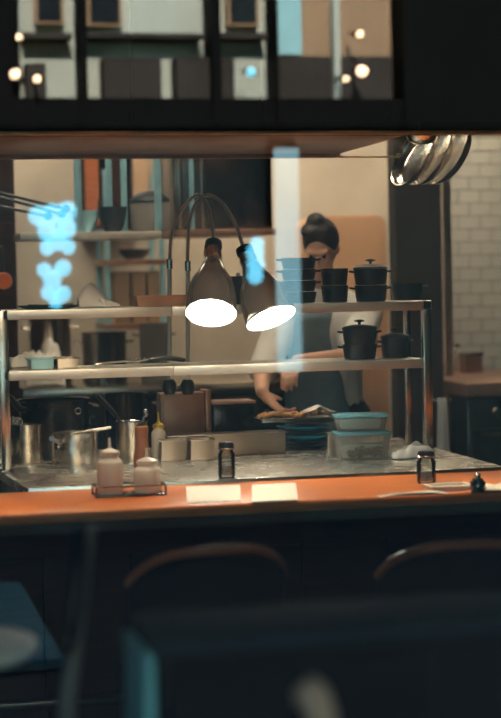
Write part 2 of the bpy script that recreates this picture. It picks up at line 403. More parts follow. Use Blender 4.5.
# lit blue doorway and shop-window glow, as pale reflections over the pass
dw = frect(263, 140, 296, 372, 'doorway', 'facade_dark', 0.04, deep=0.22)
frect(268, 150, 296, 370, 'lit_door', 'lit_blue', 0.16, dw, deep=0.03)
def wall_lamp(px, py, r, m, label, cat='lamp', group=None):
    p = M(px, py, V - 0.42)
    t = thing('wall_lamp', p, label, cat, group)
    B().lathe([(0.0, -r), (r*.7, -r*.7), (r, 0), (r*.7, r*.7), (0, r)], 16).build('bulb', m, t, smooth=80)
    B().tube([(0, 0, 0), (0, -0.2, 0.03), (0, FY + 0.20 - p.y, 0.03)], 0.012, 8).build('bracket', 'black_paint', t)
for px, py, r, m, lb in ((19, 37, .020, 'bulb_warm', 'small warm lamp reflected high beside the dark edge'), (15, 74, .034, 'bulb_warm', 'warm lamp reflected at the far edge of the window'),
                         (37, 79, .025, 'bulb_warm', 'fainter warm lamp reflected beside the brighter one'), (362, 71, .038, 'bulb_warm', 'bright warm lamp reflected above the pans'),
                         (346, 79, .020, 'bulb_warm', 'small warm lamp reflected below the brightest one'), (360, 34, .024, 'bulb_warm', 'warm lamp reflected near the top of the window'),
                         (251, 72, .032, 'glow_cyan', 'single cyan lamp reflected in the soffit')):
    wall_lamp(px, py, r, m, lb)
def glow_cluster(name, pts, label):  # added glowing balls; the two patches stand in for reflected blue sky
    t = thing(name, M(pts[0][0], pts[0][1], V - 0.3), label, 'light')
    B().box((0, FY + 0.07 - t.location.y + 0.05, 0), (0.10, 0.06, 0.10)).build('wall_plate', 'black_paint', t, smooth=0)
    for (px, py, r) in pts:
        p = M(px, py, V - 0.3) - t.location
        B().lathe([(0.0, -r), (r*.7, -r*.7), (r, 0), (r*.7, r*.7), (0, r)], 14, c=p).build('bulb', 'glow_cyan', t, smooth=80)
        B().tube([p, (p.x*.5, -0.05, p.z*.5), (0, -0.11, 0)], 0.006, 6).build('cable', 'black_paint', t)
glow_cluster('glow_patch', [(52, 214, .07), (38, 216, .066), (67, 211, .066), (47, 231, .066), (67, 228, .062), (57, 242, .06), (47, 248, .05), (68, 247, .05)], 'upper bright sky patch built from glowing cyan balls, reflected over the back shelf')
glow_cluster('glow_patch', [(52, 279, .062), (44, 270, .05), (63, 268, .055), (48, 293, .05), (63, 294, .055), (56, 302, .045)], 'lower bright sky patch built from glowing cyan balls, reflected just above the napkin')
glow_cluster('glow_patch', [(255, 253, .062), (256, 264, .062), (255, 276, .055), (257, 244, .05)], 'upright strip of cyan bulbs reflected over the heat lamp')

# ================================================================== BAR AND PASS
SF, SB = 6.36, 7.74                                   # steel counter front and back
ctr = thing('steel_counter', (0, SF, 0), 'stainless steel pass counter with bright front edge', 'counter')
c1 = G(28, 488.5, ZC); c0 = G(0, 468, ZC)
X1 = G(501, 468, ZC).x + 0.03
xr = G(439, 450, ZC).x + 0.06
poly = [(c1.x, 0, ZC-0.035), (X1, 0, ZC-0.035), (X1, SB-SF, ZC-0.035), (c0.x-0.25, SB-SF, ZC-0.035), (c0.x-0.02, c0.y-SF, ZC-0.035)]
B().prism(poly, (0, 0, 0.035)).build('worktop', 'steel_top', ctr, smooth=30, bevel=0.003)
B().box(((c1.x+X1)/2, -0.006, ZC-0.018), (X1-c1.x, 0.012, 0.042)).build('edge_strip', 'chrome', ctr, bevel=0.003)
B().box(((c1.x+X1)/2, 0.70, 0.41), (X1-c1.x-0.02, 1.28, 0.80)).build('cabinet_body', 'steel_dark', ctr, smooth=0, bevel=0.004)
hob = thing('cooktop', (c1.x-0.75, SF+0.55, 0), 'black cooktop beside the end of the steel counter', 'cooktop')
B().box((0, 0, 0.42), (0.7, 0.9, 0.78)).build('body', 'black_paint', hob, smooth=0, bevel=0.005)
B().box((0, 0, 0.825), (0.72, 0.92, 0.03)).build('plate', 'black_paint', hob, smooth=0, bevel=0.005)
for sx in (-.17, .17):
    B().lathe([(0.11, 0.84), (0.12, 0.855), (0.10, 0.858), (0.09, 0.845)], 24, c=(sx, 0, 0)).build('burner_ring', 'black_iron', hob)

BF = 5.74
bar = thing('wooden_bar', (0, BF, 0), 'glossy orange brown wooden bar top in front of the kitchen pass', 'bar')
bx0, bx1 = -1.2, 3.6
B().box(((bx0+bx1)/2, (SF-0.016-BF)/2, ZC-0.028), (bx1-bx0, SF-0.016-BF, 0.038)).build('top', 'bar_wood', bar, bevel=0.010, seg=3)
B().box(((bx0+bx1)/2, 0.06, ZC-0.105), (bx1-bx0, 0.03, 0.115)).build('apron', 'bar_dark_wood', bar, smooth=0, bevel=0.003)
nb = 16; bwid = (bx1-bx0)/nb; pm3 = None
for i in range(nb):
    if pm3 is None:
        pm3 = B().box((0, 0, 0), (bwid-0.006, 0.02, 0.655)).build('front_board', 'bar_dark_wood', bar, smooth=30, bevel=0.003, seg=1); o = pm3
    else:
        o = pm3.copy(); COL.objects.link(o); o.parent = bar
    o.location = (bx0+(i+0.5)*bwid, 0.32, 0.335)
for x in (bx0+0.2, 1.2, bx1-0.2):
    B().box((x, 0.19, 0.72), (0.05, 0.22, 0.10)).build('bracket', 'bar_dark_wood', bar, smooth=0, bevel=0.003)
B().tube([(bx0, 0.16, 0.19), (bx1, 0.16, 0.19)], 0.018, 12).build('foot_rail', 'steel_dark', bar)
for x in (bx0+0.3, 1.2, bx1-0.3): B().box((x, 0.24, 0.19), (0.03, 0.14, 0.03)).build('rail_bracket', 'steel_dark', bar, smooth=0)

# pass shelf ---------------------------------------------------------------
PF, PB = 6.90, 7.20
zu = W(432, 300.5, PF).z; zl = W(425, 358.5, PF).z
xs0, xs1 = W(1.5, 330, PF).x, W(432, 330, PF).x
shf = thing('pass_shelf', (0, PF, ZC), 'two tier stainless steel shelf standing on the pass counter', 'shelf')
seam = W(172, 310, PF).x
for z in (zu, zl):
    for a, b in ((xs0+0.006, seam-0.001), (seam+0.001, xs1-(0.036 if z == zl else 0.0))):
        zz = z - ZC
        sh = B().box(((a+b)/2, 0.15, zz-0.006), (b-a, 0.29, 0.012)).build('shelf_board', 'steel_shelf', shf, smooth=30, bevel=0.002)
        B().box(((a+b)/2, 0.006, zz-0.019), (b-a, 0.012, 0.037)).build('front_lip', 'steel_shelf', sh, smooth=30, bevel=0.003)
        B().box(((a+b)/2, 0.289, zz-0.019), (b-a, 0.010, 0.034)).build('rear_lip', 'steel_shelf', sh, smooth=30, bevel=0.003)
for x in (xs0+0.008, xs1-0.018):
    for y, w in ((0.018, 0.036), (0.275, 0.026)):
        ztop = (zu - ZC) - (0.04 if y > .1 else 0.0)
        B().box((x - (0.0 if x < 1 else 0.0), y, ztop/2+0.001), (w, w, ztop-0.002)).build('post', 'steel', shf, smooth=30, bevel=0.003)
        B().box((x, y, 0.006), (w+0.014, w+0.014, 0.010)).build('foot_plate', 'steel_dark', shf, smooth=30, bevel=0.002)

# heat lamps ---------------------------------------------------------------
def heat_lamp(pole_px, arc, neck_px, rim_px, tilt, rimr, label):
    YP = PB + 0.045
    p0 = W(pole_px, 392, YP)
    t = thing('heat_lamp', p0, label, 'lamp', 'gooseneck heat lamps over the pass')
    L = lambda v: Vector(v) - p0
    rim_c = W(rim_px[0], rim_px[1], 6.72)
    d = (W(rim_px[0], rim_px[1], 6.8) - W(neck_px[0], neck_px[1], 6.8)); dimg = Vector((d.dot(IMR), d.z))
    length2 = dimg.length
    ax = (IMR*dimg.x + UP*dimg.y).normalized()*math.cos(tilt) + TOV*math.sin(tilt)       # from neck to rim
    Ln = length2/math.cos(tilt)
    top = rim_c - ax*Ln
    rot = frame_to(-ax)                                # local +Z runs from the rim up to the neck
    # pole and gooseneck
    pc = W(pole_px, arc[0][1], YP)
    B().tube([L(W(pole_px, 390, YP)), L(pc)], 0.0085, 12).build('pole', 'gooseneck', t)
    B().lathe([(0.0, -.02), (.0125, -.02), (.0125, .02), (0, .02)], 14, c=L(pc)).build('collar', 'steel', t)
    n = len(arc); P = [pc]
    for i, (x, y) in enumerate(arc[1:], 1):
        f = i/n; P.append(W(x, y, YP + (top.y - YP)*(f**1.2)))
    P.append(top - ax*0.0)
    B().tube([L(v) for v in catmull(P, 8)], 0.0075, 10).build('gooseneck', 'gooseneck', t)
    m = B().lathe([(0.0, 0), (.02, 0), (.03, .02), (.028, .045), (.02, .06), (.012, .062), (0, .062)], 20, c=(0, 0, -0.01)).build('mount_dome', 'black_plastic', t)
    B().box(L(W(pole_px, 366, YP)) + Vector((0, -0.020, 0)), (0.03, 0.045, 0.02)).build('clamp', 'steel_dark', t, bevel=0.003)
    # head, along local z (0 = rim plane)
    c = L(rim_c); R_ = rimr
    B().lathe([(0, Ln*.985), (.024, Ln*.985), (.033, Ln*.97), (.035, Ln*.90), (.033, Ln*.885), (0, Ln*.885)], 24, c=c, rot=rot).build('cap', 'black_plastic', t)
    nk = B().lathe([(0, Ln*.885), (.030, Ln*.885), (.031, Ln*.80), (.033, Ln*.73), (.036, Ln*.68), (0, Ln*.68)], 28, c=c, rot=rot).build('neck', 'chrome', t)
    for k in range(4):
        a = k*PI/2 + .4; q = c + rot @ Vector((.0305*math.cos(a), .0305*math.sin(a), Ln*.80))
        B().box(q, (.012, .012, Ln*.09), rot=rot @ Matrix.Rotation(a, 3, 'Z')).build('vent_slot', 'brass', nk, bevel=.002)
    prof = [(.030, Ln*.73), (.035, Ln*.715), (.041, Ln*.66), (.050, Ln*.59), (.064, Ln*.51), (.079, Ln*.43), (.090, Ln*.32), (.0955, Ln*.18), (R_, Ln*.03), (R_+.001, .0)]
    inner = [(R_-.003, .0), (R_-.003, Ln*.02), (.091, Ln*.18), (.086, Ln*.31), (.075, Ln*.42), (.060, Ln*.50), (.02, Ln*.56), (0, Ln*.56)]
    s = B().lathe(prof + [(R_-.001, -.002)], 40, c=c, rot=rot, cap=False).build('shade', 'shade_metal', t, smooth=60)
    B().lathe([(R_-.001, -.002)] + inner, 40, c=c, rot=rot, cap=False).build('reflector', 'shade_inside', s, smooth=60)
    B().lathe([(0, .030), (.02, .031), (.042, .040), (.050, .054), (.046, .072), (.030, .10), (.018, Ln*.5), (0, Ln*.5)], 32, c=c, rot=rot).build('bulb', 'bulb_white', t, smooth=60)
    return t
heat_lamp(169.5, [(169.5, 264), (171, 240), (175.5, 222), (186, 204), (198, 195), (207, 204), (211.5, 222)], (212.6, 240), (211, 313), math.radians(33), 0.098,
          'heat lamp hanging straight down over the shelf edge, the more frontal one')
heat_lamp(187.8, [(187.8, 266), (188.2, 240), (189.8, 220), (197, 202), (209, 195), (224, 205), (236, 226)], (243, 246), (271, 318), math.radians(22), 0.100,
          'heat lamp swung outwards with its opening tilted sideways')

# ------------------------------------------------------------------ crockery
def cocotte(name, X, Y, z, r, h, lid, label, rz=0.0, m='black_iron', ear=True, shallow=False):
    t = thing(name, (X, Y, z), label, 'pot', 'black iron cooking pots on the pass shelf', rz)
    rb = r*0.90
    B().lathe([(0, 0), (rb*.96, 0), (rb, .004), (r*.97, h*.6), (r, h-.004), (r, h), (r-.004, h), (r-.006, h*.6), (rb-.006, .010), (0, .010)], 36).build('body', m, t, smooth=50)
    if ear:
        for s in (-1, 1):
            P = [Vector((s*(r-.003), -.014, h*.80)), Vector((s*(r+.014), -.013, h*.84)), Vector((s*(r+.017), 0, h*.85)), Vector((s*(r+.014), .013, h*.84)), Vector((s*(r-.003), .014, h*.80))]
            B().tube(catmull(P, 4), 0.0042, 8).build('handle', m, t)
    if lid:
        l = B().lathe([(0, h+.001), (r*1.02, h+.001), (r*1.03, h+.006), (r*.9, h+.012), (r*.45, h+.018), (r*.12, h+.020), (0, h+.020)], 36).build('lid', m, t, smooth=60)
        B().lathe([(0, h+.019), (.006, h+.019), (.006, h+.028), (.014, h+.031), (.015, h+.036), (.009, h+.040), (0, h+.040)], 16).build('knob', m, l)
        B().tube([(-.02, 0, h+.034), (.02, 0, h+.034)], .003, 6).build('crossbar', m, l)
    return t
def on_shelf(px, z, Y): 
    p = W(px, 330, Y); return p.x
S = 1/250.0
zt = zu + 0.001
# stack of four small pots
x = on_shelf(300, zt, 7.03)
lbs = ['bottom pot of the four small black pots stacked beside the heat lamp', 'second pot from the bottom of the four pot stack beside the heat lamp', 'third pot up in the four pot stack beside the heat lamp', 'topmost open pot of the four pot stack beside the heat lamp']
for k in range(4):
    cocotte('cocotte', x + random.uniform(-.001, .001), 7.03, zt + k*0.0455, 0.070, 0.044, False, lbs[k], rz=YAW*-1 + (1.2 if k == 0 else random.uniform(-.25, .25)))
x = on_shelf(335.5, zt, 7.03)
for k, lb in enumerate(('lower pot of the open two pot stack on the upper shelf', 'upper pot of the open two pot stack on the upper shelf')):
    cocotte('cocotte', x, 7.03, zt + k*0.0685, 0.055, 0.067, False, lb, rz=-YAW + .9 + .1*k)
x = on_shelf(371.5, zt, 7.0)
for k, lb in enumerate(('black pot under the lidded one with a star knob on the upper shelf', 'lidded black pot with a knob stacked highest on the upper shelf')):
    cocotte('cocotte', x, 7.0, zt + k*0.0665, 0.066 + .003*k, 0.065, k == 1, lb, rz=-YAW + .2*k)
cocotte('casserole', on_shelf(407.5, zt, 7.10), 7.10, zt, 0.066, 0.068, False, 'shallow open black casserole at the end of the upper shelf', rz=-YAW)
zt2 = zl + 0.001
x = on_shelf(359.5, zt2, 7.03)
for k, lb in enumerate(('lower pot of the lidded stack on the lower shelf in front of the cook', 'upper lidded pot of the stack on the lower shelf in front of the cook')):
    cocotte('cocotte', x, 7.03, zt2 + k*0.0605, 0.070, 0.059, k == 1, lb, rz=-YAW - .15*k)
cocotte('cocotte', on_shelf(395, zt2, 7.05), 7.05, zt2, 0.060, 0.080, True, 'single lidded black pot near the post of the lower shelf', rz=-YAW + .4)

# dark pan behind the heat lamps
pn = W(262, 300, 7.05)
t = thing('saute_pan', (pn.x-0.085, 7.06, zt), 'dark flared pan on the upper shelf behind the heat lamps', 'pan', rz=-1.75)
B().lathe([(0, 0), (.085, 0), (.092, .01), (.125, .105), (.128, .112), (.124, .112), (.088, .014), (0, .008)], 40).build('body', 'black_iron', t, smooth=50)
B().tube([(-.12, 0, .10), (-.19, 0, .115), (-.25, .0, .118)], [.009, .008, .010], 10).build('handle', 'black_iron', t)

def gastro(name, X, Y, z, lx, ly, h, label, m='steel', rz=0.0, lip=0.008, group=None, cat='pan', taper=.92):
    t = thing(name, (X, Y, z), label, cat, group, rz)
    th = 0.0025
    b = B()
    def ring(sx, sy, zz): return [Vector((-sx/2, -sy/2, zz)), Vector((sx/2, -sy/2, zz)), Vector((sx/2, sy/2, zz)), Vector((-sx/2, sy/2, zz))]
    rs = [ring(lx*taper, ly*taper, 0), ring(lx-2*lip, ly-2*lip, h-.002), ring(lx, ly, h-.002), ring(lx, ly, h+.001), ring(lx-2*lip-2*th, ly-2*lip-2*th, h+.001), ring(lx*taper-2*th, ly*taper-2*th, .004)]
    vv = [v for r in rs for v in r]; ff = [(3, 2, 1, 0)]
    for k in range(5):
        for i in range(4): ff.append((k*4+i, k*4+(i+1) % 4, (k+1)*4+(i+1) % 4, (k+1)*4+i))
    ff.append((20, 21, 22, 23))
    b.add(vv, ff).build('body', m, t, smooth=30, bevel=0.002)
    return t
# upper shelf, towards the napkin
t = thing('plate', (W(48, 306, 7.03).x, 7.03, zt), 'flat dark oval platter on the upper shelf near the napkin', 'platter')
B().lathe([(0, 0), (.09, 0), (.125, .010), (.13, .014), (.124, .014), (.088, .005), (0, .005)], 36).build('dish', 'black_iron', t, smooth=50)
t.scale = (.95, .9, 1)
B().tube([(.10, -.05, .016), (.02, -.03, .012), (-.08, .01, .014)], .004, 8).build('spoon', 'steel', t)
gastro('roasting_pan', W(158, 300, 7.02).x, 7.02, zt, 0.215, 0.20, 0.042, 'shallow steel pan on the upper shelf beside the lamp pole', 'steel_brown', taper=.86)

def cloth(name, loc, fn, nu, nv, label, m='white_cloth', cat='cloth', th=0.004):
    t = B().grid(fn, nu, nv).build(name, m, None, smooth=180, solid=th, sub=1); t.location = loc
    return tag(t, label, cat)
pnap = W(97, 303, 7.0)
def napkin(u, v):
    x = (u-0.5)*0.16; y = (v-0.5)*0.14
    ridge = 0.095*math.exp(-((x+0.028 - 0.35*(v-.5)*.1)/0.042)**2) * (0.75 + .25*math.cos((v-.5)*2.4))
    slope = 0.016*max(0, 1-abs(x-.05)/.06)
    e_ = max(0, 1-abs(2*v-1)**3.0); z = 0.004 + (ridge + slope)*e_ + 0.006*math.sin(9*u+5*v)*min(1, ridge*30)*e_
    return Vector((x, y + .012*math.sin(6*u), z))
cloth('napkin', (pnap.x, 6.985, zt + .001), napkin, 22, 14, 'white folded napkin standing in a peak on the upper shelf')
t = thing('cloth_roll', (pnap.x+.035, 6.94, zt+.0), 'small rolled cloth corner leaning beside the peaked napkin', 'cloth')
B().tube(catmull([(-.035, -.022, .036), (-.022, -.02, .026), (-.018, -.019, .012), (-.012, -.018, .003)], 4), [.008]*13, 8).build('roll', 'white_cloth', t)

# lower shelf, left half
gastro('steel_tray', W(41, 366, 7.0).x, 7.02, zt2, 0.105, 0.17, 0.040, 'small blue tinted metal tray on the lower shelf', 'steel_blue_sheen', taper=.8)
gastro('steel_tray', W(65, 366, 7.0).x+.006, 7.02, zt2, 0.098, 0.17, 0.040, 'small plain steel tray beside the blue tinted one', 'steel', taper=.8)
def crumple(sx, sy, sz, seed):
    rnd = random.Random(seed); ph = [rnd.uniform(0, 6.28) for _ in range(6)]
    def fn(u, v):
        x = (u-.5)*sx; y = (v-.5)*sy
        e = max(0, 1-((u-.5)*2)**2)*max(0, 1-((v-.5)*2)**2)
        z = sz*(e**.4)*(0.72 + .17*math.sin(9*u+ph[0]) + .14*math.sin(11*v+5*u+ph[1]) + .10*math.sin(23*u-7*v+ph[2]))
        return Vector((x + .006*math.sin(8*v+ph[3]), y + .006*math.sin(9*u+ph[4]), max(.003, z+.003)))
    return fn
cloth('cloth', (W(24, 362, 7.08).x-.01, 7.14, zt2), crumple(0.11, 0.09, 0.06, 3), 18, 14, 'crumpled pale cloth at the far end of the lower shelf')
p = W(95, 368, 6.98); q = W(150, 363, 6.98); e = W(186, 361, 6.98)
t = thing('spatula', (p.x, 6.98, zt2), 'long steel handled spatula with black oval blade on the lower shelf', 'spatula')
Lq, Le = q.x-p.x, e.x-p.x
B().tube(catmull([(0, 0, .004), (.01, .0, .012), (.03, 0, .014), (Lq*.6, .01, .020), (Lq, .02, .022)], 6), .0042, 8).build('handle', 'steel', t)
for k in range(3): B().lathe([(0, 0), (.004, 0), (.004, .006), (0, .008)], 10, c=(Lq*(.65+.13*k), .012, .024)).build('rivet', 'chrome', t)
def blade(u, v):
    a = u*PI; w = .045*math.sin(a)**.6
    return Vector((Lq-.01 + (Le-Lq+.01)*u, .03 + (v-.5)*2*w, .020 + .012*math.sin(a) - .010*(2*v-1)**2))
B().grid(blade, 14, 8).build('blade', 'black_plastic', t, smooth=60, solid=0.010)

# ------------------------------------------------------------------ steel pots on the counter
def pot(name, loc, r, h, label, m='steel', rz=0.0, handle=None, cat='pot', lip=True):
    t = thing(name, loc, label, cat, None, rz)
    B().lathe([(0, 0), (r*.97, 0), (r, .004), (r, h*.62), (r*1.012, h*.63), (r*1.012, h-.006), (r*1.05, h), (r*1.05, h+.003), (r*.985, h), (r*.975, .008), (0, .006)], 44).build('body', m, t, smooth=40)
    return t
b0 = G(25, 463, ZC+.001) + Vector((.012, .062, 0))
t = pot('bain_marie_pot', b0, 0.066, 0.150, 'tall steel insert pot with a ladle near the cooktop', 'steel')
ld = B().tube(catmull([(-.02, 0, .012), (-.045, .0, .10), (-.056, -.0, .165), (-.052, -.02, .185)], 5), .005, 8).build('ladle', 'steel', t)
B().lathe([(0, 0), (.016, .004), (.022, .018), (.020, .018), (.014, .006), (0, .003)], 18, c=(-.036, -.02, .158), rot=R3('X', 70)).build('ladle_bowl', 'steel', ld, smooth=60)
b1 = G(73.5, 465, ZC+.001) + Vector((.018, .09, 0))
t = pot('saucepan', b1, 0.092, 0.120, 'squat steel saucepan with its handle pointing to the bar', 'steel')
a0 = Vector((-.070, -.066, .085)); a1 = Vector((-.115, -.20, .118))
h_ = B().tube(catmull([a0, a0.lerp(a1, .3)+Vector((0, 0, .004)), a1], 6), [.007]*6+[.010]*7, 10).build('handle', 'steel', t)
for dz in (-.012, .012): B().lathe([(0, 0), (.006, 0), (.005, .004), (0, .005)], 10, c=a0+Vector((-.002, -.002, dz)), rot=R3('X', 90)).build('rivet', 'chrome', h_)
sp = B().tube(catmull([(-.02, -.03, .118), (.06, -.05, .130), (.14, -.06, .142)], 6), .006, 8).build('spoon', 'steel', t)
b2 = G(131.5, 460, ZC+.001) + Vector((.012, .06, 0))
t = pot('bain_marie_pot', b2, 0.064, 0.150, 'tall steel insert pot holding a black handled tool', 'steel')
B().tube([(.02, .0, .02), (-.045, .01, .150), (-.062, .012, .180)], .006, 8).build('tool_shaft', 'steel_dark', t)
B().tube([(-.060, .012, .176), (-.10, .018, .225), (-.135, .022, .262)], [.010, .011, .009], 8).build('tool_handle', 'black_plastic', t)
B().tube(catmull([(.0, .0, .03), (.045, .0, .150), (.058, 0, .175)], 4), .005, 8).build('spoon_shaft', 'steel', t)
B().lathe([(0, -.018), (.009, -.010), (.011, .0), (.008, .012), (0, .018)], 14, c=(.060, 0, .185)).build('spoon_bowl', 'chrome', t, smooth=60)

# big dark stock pots behind
bb = G(56, 449, ZC+.001)
t = pot('stock_pot', (W(54, 420, 7.50).x, 7.50, ZC+.001), 0.145, 0.238, 'large dark stock pot with long black handle under the shelf', 'steel_black')
hl = B().tube(catmull([(-.125, -.09, .205), (-.155, -.115, .215), (-.19, -.14, .262), (-.245, -.17, .285)], 6), [.013]*10+[.011]*9, 10).build('handle', 'black_plastic', t)
rg = B().tube([(0.085 + .012*math.cos(a*PI/6), -.132, .195 + .012*math.sin(a*PI/6)) for a in range(12)], .0035, 8, closed=True).build('ring', 'chrome', t)
bb2 = W(128, 440, 7.06)
t = pot('stock_pot', (W(127, 420, 7.56).x, 7.60, ZC+.001), 0.092, 0.245, 'dark stock pot behind the tall insert pot and squeeze bottles', 'steel_black')
for s in (-1, 1): B().tube(catmull([(s*.12, -.03, .20), (s*.15, -.028, .205), (s*.155, 0, .206), (s*.15, .028, .205), (s*.12, .03, .20)], 4), .006, 8).build('handle', 'steel_dark', t)
# red bottle at the edge
rb_ = G(-1, 455, ZC+.001)
t = thing('sauce_bottle', rb_ + Vector((-.012, .02, 0)), 'slim red sauce bottle at the edge of the counter', 'bottle')
B().lathe([(0, 0), (.022, 0), (.024, .004), (.024, .09), (.016, .115), (.009, .125), (0, .125)], 24).build('body', 'red_plastic', t, smooth=50)
B().lathe([(0, .125), (.010, .125), (.010, .135), (.003, .165), (0, .165)], 16).build('nozzle', 'red_plastic', t)

def squeeze(loc, r, h, label, body='plastic_milky', cap='plastic_milky', nozzle=0.05, group=None):
    t = thing('squeeze_bottle', loc, label, 'bottle', group)
    B().lathe([(0, 0), (r*.94, 0), (r, .005), (r, h*.80), (r*.95, h*.86), (r*.70, h*.95), (r*.62, h), (0, h)], 32).build('body', body, t, smooth=50)
    c = B().lathe([(0, h), (r*.75, h), (r*.75, h+.014), (r*.45, h+.02), (.006, h+.026), (.0035, h+nozzle+.02), (0, h+nozzle+.02)], 24).build('cap', cap, t, smooth=50)
    for k in range(12):
        a = 2*PI*k/12; B().box((r*.76*math.cos(a), r*.76*math.sin(a), h+.007), (.003, .003, .012), rot=Matrix.Rotation(a, 3, 'Z')).build('ridge', cap, c, smooth=0)
    return t
yb = G(158.5, 441, ZC+.001)
squeeze((W(158.5, 430, 7.30).x, 7.30, ZC+.001), 0.030, 0.118, 'squeeze bottle with yellow cap beside the brown metal box', 'sauce_grey', 'yellow_plastic', .045)
YB_ = 6.10; ZW = ZC - 0.0085
xa, xb = W(110, 470, YB_).x, W(147, 470, YB_).x
t = thing('bottle_caddy', ((xa+xb)/2, YB_, ZW), 'low dark metal caddy holding squeeze bottles on the bar', 'caddy')
wd = (xb-xa) + 0.11
B().box((0, 0, .004), (wd, .11, .006)).build('tray', 'steel_dark', t, smooth=30, bevel=.002)
for y in (-.055, .055): B().tube([(-wd/2, y, .035), (wd/2, y, .035)], .004, 8).build('rail', 'steel', t)
for x in (-wd/2, wd/2):
    B().tube([(x, -.055, .035), (x, .055, .035)], .004, 8).build('rail', 'steel', t)
    for y in (-.055, .055): B().tube([(x, y, .0), (x, y, .035)], .004, 8).build('upright', 'steel_dark', t)
squeeze((xa, YB_, ZW+.008), 0.044, 0.130, 'taller milky squeeze bottle in the caddy on the bar', nozzle=.042)
squeeze((xb, YB_-.002, ZW+.008), 0.046, 0.095, 'shorter milky squeeze bottle in the caddy on the bar', nozzle=.036)
t = thing('sauce_bottle', (W(141, 470, 6.27).x, 6.24, ZW), 'brown sauce bottle standing behind the shorter squeeze bottle', 'bottle')
B().lathe([(0, 0), (.028, 0), (.03, .004), (.03, .12), (.024, .14), (.022, .185), (.0225, .20), (0, .20)], 24).build('body', 'sauce_brown', t, smooth=50)
B().lathe([(0, .20), (.024, .20), (.024, .222), (0, .224)], 24).build('cap', 'sauce_brown', t)

# inserts and long trough
g1 = G(174, 461, ZC+.001); g2 = G(203.5, 460, ZC+.001)
gastro('steel_insert', g1.x, g1.y+.055, ZC+.001, 0.106, 0.11, 0.080, 'small square steel insert next to the caddy of squeeze bottles', 'steel_warm', rz=-.04)
gastro('steel_insert', g2.x, g2.y+.055, ZC+.001, 0.108, 0.11, 0.080, 'small square steel insert directly behind the glass shaker', 'steel_warm', rz=-.04)
g3 = G(246, 456.5, ZC+.001)
xL, xR = W(163, 440, g3.y+.14).x, W(292, 450, g3.y).x
gastro('steel_trough', (xL+xR)/2, g3.y+.13, ZC+.001, xR-xL, 0.13, 0.088, 'long steel trough of garnishes along the counter', 'steel_warm', rz=0.0, taper=.96)
t = thing('garnish', ((xL+xR)/2+.10, g3.y+.13, ZC+.05), 'pale and dark garnish heaped inside the long steel trough', 'food', kind='stuff')
bgn = B()
for k in range(90):
    u = random.uniform(-.22, .10); w = random.uniform(-.03, .03); rr = random.uniform(.008, .014)
    bgn.lathe([(0, -rr), (rr, -rr*.3), (rr*.8, rr*.5), (0, rr)], 6, c=(u, w, .012+random.uniform(0, .012)), rot=R3('X', random.uniform(0, 90)))
bgn.build('pieces', 'food_brown', t, smooth=0)
# upright brown metal box and dark box behind
p0, p1 = W(161, 420, 7.43), W(205, 420, 7.43)
zt_, zb_ = W(183, 393, 7.43).z, ZC+.001
t = thing('metal_box', ((p0.x+p1.x)/2, 7.43, zb_), 'brownish steel box with raised side post under the lamp mounts', 'box')
hb = zt_-zb_
B().box((0, .05, hb/2), (p1.x-p0.x, .10, hb)).build('body', 'steel_brown', t, smooth=30, bevel=.004)
B().box((0, -.003, hb*.5), (p1.x-p0.x-.02, .008, hb-.03)).build('front_plate', 'steel_brown', t, smooth=30, bevel=.003)
B().box(((p1.x-p0.x)/2+.013, .04, hb*.5+.005), (.024, .12, hb+.01)).build('side_post', 'steel_brown', t, smooth=30, bevel=.004)
p0, p1 = W(213, 420, 7.48), W(254, 420, 7.48); zt_ = W(235, 401, 7.48).z; hb = zt_-zb_
t = thing('metal_box', ((p0.x+p1.x)/2, 7.48, zb_), 'dark brown lidded metal box beside the tray of food', 'box')
B().box((0, .06, hb/2-.006), (p1.x-p0.x, .14, hb-.012)).build('body', 'steel_black', t, smooth=30, bevel=.004)
B().box((0, .06, hb-.006), (p1.x-p0.x+.012, .152, .012)).build('lid', 'steel_brown', t, smooth=30, bevel=.003)

# stack of plates that carries the tray, dishes and tray of food
plate_mesh = None
pc_ = W(306, 440, 7.42)
names = ['lowest', 'second', 'third', 'fourth', 'fifth']
zpl = ZC + .001
for k in range(6):
    mname = 'plate_blue_reflection' if k in (2, 4) else 'black_iron'
    lb = ['lowest black plate of the pile under the food tray', 'second black plate from the bottom of the pile under the food tray', 'lower plate coloured by blue reflections in the pile under the food tray',
          'black plate between the two blue ones under the food tray', 'upper plate coloured by blue reflections in the pile under the food tray', 'topmost black plate directly under the food tray'][k]
    o = B().lathe([(0, 0), (.055, 0), (.058, .004), (.112, .015), (.115, .018), (.111, .019), (.056, .009), (0, .008)], 36).build('plate', mname, None, smooth=50)
    o.location = (pc_.x + random.uniform(-.012, .012), 7.42 + random.uniform(-.01, .01), zpl); tag(o, lb, 'plate', 'plates piled under the food tray')
    zpl += .0195
zfr = zpl + .002
f0, f1 = W(257, 418, 7.42), W(333, 418, 7.42)
fz = zfr
t = gastro('food_tray', (f0.x+f1.x)/2, 7.42, fz, f1.x-f0.x, .13, .014, 'pale tray of golden fried food in front of the cook', 'steel', taper=.95, cat='tray')
for k in range(16):
    u = -.14 + .28*(k/15) ; rr = .010
    P = [Vector((u-.02, random.uniform(-.045, .045), .014+random.uniform(0, .012))), Vector((u+.02, random.uniform(-.045, .045), .018+random.uniform(0, .014)))]
    o = B().tube([P[0], P[0].lerp(P[1], .5)+Vector((0, 0, .002)), P[1]], [.007, .008, .006], 7).build('food_stick', 'food_fries', None, smooth=60)
    o.location = t.location + Vector((0, 0, .004)); tag(o, 'golden fried stick heaped on the pale tray', 'food', 'fried sticks on the pale tray')
